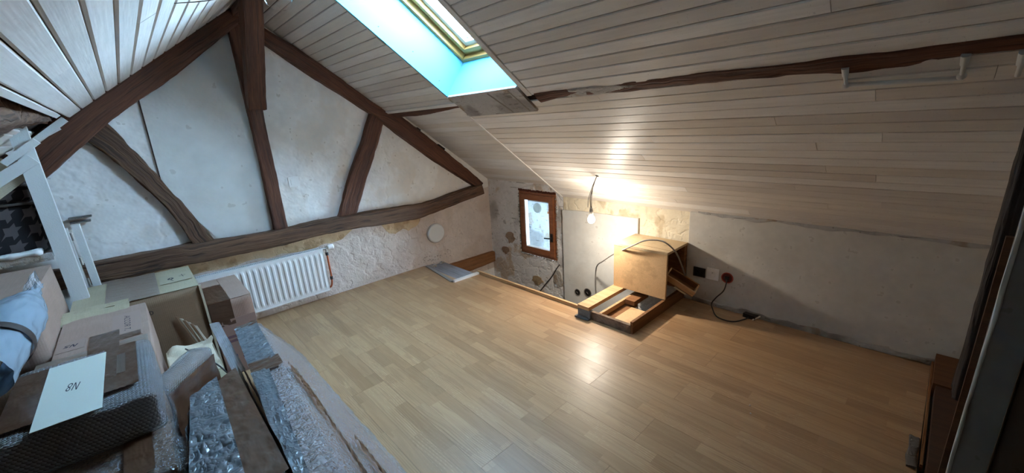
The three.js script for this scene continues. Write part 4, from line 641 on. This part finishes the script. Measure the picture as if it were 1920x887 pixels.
wrapped('wrapped_parcel', 'upright brown parcel with bubble wrap along its top edge behind the shiny parcel', [-1.845, 0, 0.038], -0.634, 0.285, 0.615, 0.09, mCardTan, mBubble, 31, (t) => {
  part('tape', sheet(18, 26, (a, b) => ({ x: mix(-0.128, 0.136, a), y: mix(0.02, 0.585, b), z: -0.05 - 0.004 * n3(a * 8, b * 12, 3), u: a * 0.27, v: b * 0.57 })), mTape, t);
});
// leaning panels and the big wrapped picture
function hexa(c, nx, ny, nz, r, amp, freq, sd) {                    // rounded lumpy slab between eight corners: c[x][y][z]
  return softBox(1, 1, 1, 0.0001, 1, 0, 1, sd) && (() => {
    const L = c[0][0][0].distanceTo(c[1][0][0]), Hh = c[0][0][0].distanceTo(c[0][1][0]), D = c[0][0][0].distanceTo(c[0][0][1]);
    const g = new THREE.BoxGeometry(L, Hh, D, nx, ny, nz), p = g.attributes.position, nn = g.attributes.normal, uv = g.attributes.uv, q = V(), e = V();
    for (let i = 0; i < p.count; i++) {
      q.fromBufferAttribute(p, i); const ax = Math.abs(nn.getX(i)) > 0.5, ay = Math.abs(nn.getY(i)) > 0.5; uv.setXY(i, uv.getX(i) * (ax ? D : L), uv.getY(i) * (ay ? D : Hh));
      e.set(clamp(q.x, -L / 2 + r, L / 2 - r), clamp(q.y, -Hh / 2 + r, Hh / 2 - r), clamp(q.z, -D / 2 + r, D / 2 - r)); q.sub(e); if (q.lengthSq() > 0) q.normalize();
      q.multiplyScalar(r + amp * (n3(e.x * freq + sd, e.y * freq, e.z * freq) + 0.5 * n3(e.x * freq * 2.3 + sd, e.y * freq * 2.3, e.z * freq * 2.3))).add(e);
      const a = q.x / L + 0.5, b = q.y / Hh + 0.5, d = q.z / D + 0.5, P = V(0, 0, 0);
      for (const [i0, w0] of [[0, 1 - a], [1, a]]) for (const [j, w1] of [[0, 1 - b], [1, b]]) for (const [k, w2] of [[0, 1 - d], [1, d]]) P.addScaledVector(c[i0][j][k], w0 * w1 * w2);
      p.setXYZ(i, P.x, P.y, P.z);
    }
    return smooth(g);
  })();
}
const shrink = (c, f) => { const m = V(0, 0, 0); c.flat(2).forEach((p) => m.addScaledVector(p, 1 / 8)); return c.map((a) => a.map((b) => b.map((p) => p.clone().sub(m).multiplyScalar(f).add(m)))); };
{
  const t = thing('wrapped_parcel', 'upright shiny bubble-wrapped parcel with a dark brown taped side at the bottom', 'parcel');
  const c = [[[V(-1.68, 0.004, -0.11), V(-1.56, 0.004, 0.03)], [V(-1.69, 0.60, -0.115), V(-1.575, 0.595, 0.022)]], [[V(-1.0, 0.004, -0.11), V(-0.98, 0.004, 0.085)], [V(-1.0, 0.615, -0.115), V(-0.98, 0.60, 0.08)]]];
  part('parcel_body', hexa(shrink(c, 0.95), 10, 8, 4, 0.01, 0.002, 5, 41), mCardDark, t); part('bubble_wrap', hexa(c, 44, 40, 14, 0.02, 0.005, 14, 46), mBubble, t);
  const top = (u, v) => c[0][1][0].clone().lerp(c[1][1][0], u).lerp(c[0][1][1].clone().lerp(c[1][1][1], u), v), up = V(0, 1, 0);
  const lay = (u0, u1, v0, v1, h, am) => sheet(70, 24, (a, b) => { const q = top(mix(u0, u1, a), mix(v0, v1, b)), k = n3(q.x * 26, q.z * 40, 3) + 0.5 * n3(q.x * 70, q.z * 80, 8); return { x: q.x, y: q.y + h + am * k, z: q.z, u: q.x, v: q.z }; });
  part('tape', lay(0.02, 1, -0.02, 0.47, 0.008, 0.002), mTape, t); part('bubble_flap', lay(-0.03, 1, 0.42, 1.04, 0.013, 0.005), mShiny, t);
  part('bubble_side', sheet(60, 50, (a, b) => { const q = c[0][1][1].clone().lerp(c[1][1][1], a).lerp(c[0][0][1].clone().lerp(c[1][0][1], a), b * 0.7); return { x: q.x, y: q.y + 0.008, z: q.z + 0.012 + 0.006 * n3(a * 22, b * 14, 6), u: q.x, v: q.y }; }), mShiny, t);
  part('tape', sheet(30, 18, (a, b) => { const q = c[0][1][0].clone().lerp(c[1][1][0], a).lerp(c[0][0][0].clone().lerp(c[1][0][0], a), b * 0.8); return { x: q.x, y: q.y + 0.006, z: q.z - 0.01 - 0.003 * n3(a * 12, b * 8, 1), u: a * 0.65, v: b * 0.5 }; }), mTape, t);
}
{
  const t = thing('wrapped_picture', 'long bubble-wrapped picture with brown tape leaning beside the pile on the bare floor', 'picture');
  // x: far to near, y: foot to top, z: left face to right face
  const c = [[[V(-2.74, 0.012, -0.42), V(-2.80, 0.012, -0.555)], [V(-2.42, 0.44, -0.215), V(-2.45, 0.445, -0.325)]], [[V(-1.0, 0.012, -0.43), V(-0.95, 0.012, -0.57)], [V(-0.92, 0.445, -0.125), V(-0.86, 0.45, -0.255)]]];
  const skin = c.map((a) => a.map((b) => b.slice())), inner = c.map((a) => a.map(([l, r]) => [l.clone().lerp(r, 0.09), r.clone().lerp(l, 0.09)]));
  for (const i of [0, 1]) for (const k of [0, 1]) { const f = inner[i][0][k].clone(), tp = inner[i][1][k].clone(); inner[i][0][k].lerp(tp, 0.02); inner[i][1][k].lerp(f, 0.025); }
  for (const j of [0, 1]) for (const k of [0, 1]) { const f = inner[0][j][k].clone(), n = inner[1][j][k].clone(); inner[0][j][k].lerp(n, 0.01); inner[1][j][k].lerp(f, 0.01); }
  part('picture_body', hexa(inner, 30, 8, 3, 0.01, 0.001, 4, 3), M({ color: 0xa08474, roughness: 0.8 }), t);
  part('bubble_wrap', hexa(skin, 130, 46, 12, 0.022, 0.008, 13, 7), mCrinkleMilky, t);
  const top = (u, v) => skin[0][1][0].clone().lerp(skin[1][1][0], u).lerp(skin[0][1][1].clone().lerp(skin[1][1][1], u), v), face = (u, v) => skin[0][1][1].clone().lerp(skin[1][1][1], u).lerp(skin[0][0][1].clone().lerp(skin[1][0][1], u), v);
  const nT = V(-0.1, 1, 0.3).normalize(), nF = V(0, 0.45, -0.89).normalize();
  const strip = (u0, u1, f, n, v0, v1, nu = 40) => sheet(nu, 8, (a, b) => { const u = mix(u0, u1, a), q = f(u, mix(v0(a), v1(a), b)).addScaledVector(n, 0.008 + 0.005 * (1 + n3(a * 24, b * 4, 7))); return { x: q.x, y: q.y, z: q.z, u: a * 0.8, v: b * 0.06 }; });
  part('tape', strip(0.30, 0.37, top, nT, () => 0.0, () => 1.02, 10), mTape, t);
  part('tape', strip(0.36, 0.62, face, nF, (a) => 0.02 + 0.10 * a, (a) => 0.12 + 0.07 * a), mTape, t);
  part('tape', strip(0.62, 1.0, face, nF, (a) => 0.13 - 0.02 * a, (a) => 0.16 + 0.0 * a), mTape, t);
  part('tape', strip(0.70, 1.0, face, nF, (a) => 0.36 + 0.02 * a, (a) => 0.42 + 0.02 * a), mTape, t);
  part('film_layer', strip(0.0, 0.31, top, nT, () => -0.02, () => 0.92, 60), mShiny, t); part('film_layer', strip(0.36, 1.0, top, nT, (a) => -0.02, (a) => 0.55 - 0.25 * a, 90), mShiny, t);
  part('end_cap', strip(-0.012, 0.02, top, nT, () => 0.05, () => 0.95, 6), mTape, t);
}
{
  const t = thing('leaning_board', 'thin blue-grey board with a white bubble sheet standing between carton and picture', 'board');
  const c = [[[V(-2.72, 0.01, -0.185), V(-2.72, 0.01, -0.205)], [V(-2.70, 0.385, -0.150), V(-2.70, 0.385, -0.168)]], [[V(-1.56, 0.01, -0.195), V(-1.56, 0.01, -0.215)], [V(-1.58, 0.40, -0.135), V(-1.58, 0.40, -0.155)]]];
  part('panel_body', hexa(c, 20, 8, 2, 0.003, 0.0008, 4, 3), M({ color: 0x5d7a8e, roughness: 0.4 }), t);
  part('bubble_sheet', sheet(50, 16, (a, b) => { const x = mix(-2.74, -2.03, a), y = mix(0.40, 0.12, b); return { x, y: y + (b < 0.001 ? 0.004 : 0), z: -0.152 - 0.046 * b - 0.02 - 0.006 * n3(a * 14, b * 9, 4) , u: x, v: y }; }), mBubbleMilky, t);
  part('bubble_sheet', sheet(40, 6, (a, b) => { const x = mix(-2.74, -2.03, a); return { x, y: 0.404 + 0.005 * n3(a * 12, b * 4, 9), z: mix(-0.13, -0.176, b), u: x, v: b * 0.05 }; }), mBubbleMilky, t);
}
{ // roll of bubble wrap
  const A = V(-2.26, 0.93, 0.345), B = V(-1.66, 0.845, 0.425), d = B.clone().sub(A), L = d.length(); d.normalize(); const s1 = V(0, 1, 0).cross(d).normalize(), s2 = d.clone().cross(s1), t = thing('bubble_wrap_roll', 'pale blue roll of bubble wrap with a dark band at the left edge', 'roll');
  const R = (u) => mix(0.012, 0.072, sst(0, 0.5, u));
  part('roll_body', sheet(60, 40, (a, b) => { const th = a * Math.PI * 2, r = R(b) + 0.004 * n3(Math.cos(th) * 4, Math.sin(th) * 4, b * 20), q = A.clone().addScaledVector(d, b * L).addScaledVector(s1, Math.cos(th) * r).addScaledVector(s2, Math.sin(th) * r); return { x: q.x, y: q.y, z: q.z, u: a * 0.45, v: b * L }; }), film({ transmission: 0.3, color: 0xa9bccb, roughness: 0.25, bumpMap: rep(crinkle, 1, 0.6), bumpScale: 0.004 }), t);
  part('roll_band', sheet(40, 4, (a, b) => { const th = a * Math.PI * 2, u = 0.7 + 0.05 * b, r = R(u) + 0.006, q = A.clone().addScaledVector(d, u * L).addScaledVector(s1, Math.cos(th) * r).addScaledVector(s2, Math.sin(th) * r); return { x: q.x, y: q.y, z: q.z, u: a * 0.45, v: b * 0.05 }; }), M({ color: 0x3a302c, roughness: 0.5, side: THREE.DoubleSide }), t);
  part('roll_core', cyl(A.clone().addScaledVector(d, 0.25 * L).toArray(), B.toArray(), 0.03), mCardTan, t);
  part('torn_tip', sheet(10, 14, (a, b) => { const q = A.clone().addScaledVector(d, 0.1 * L * (1 - b) - 0.02 * b).addScaledVector(s2, 0.012 + 0.04 * b).addScaledVector(s1, (a - 0.5) * 0.05 * (1.1 - b)); return { x: q.x, y: q.y + 0.006 * n3(a * 4, b * 4, 3), z: q.z, u: a * 0.05, v: b * 0.06 }; }), mBubbleMilky, t);
}

// crumbs and a lump of filler on the bare floor
[[-0.482, -1.961, 'upper of two tiny white plaster crumbs in the middle of the floor'], [-0.461, -1.903, 'lower of two tiny white plaster crumbs in the middle of the floor']].forEach(([x, z, l]) => tag(obj('plaster_crumb', new THREE.DodecahedronGeometry(0.004).translate(x, 0.003, z), mPlastic), l, 'crumb'));
tag(obj('filler_lump', stations([-2.2, -2.13, -2.06, -1.99].map((z, i) => ({ c: V(0.085 + 0.004 * (i % 2), 0.005, z), a: V(0.016, 0, 0), b: V(0, 0.009, 0) })), 24, 12, 0.005, 151, 3), mGrey), 'grey lump of dried filler on the floor at its right edge', 'plaster');

renderer.render(scene, camera);
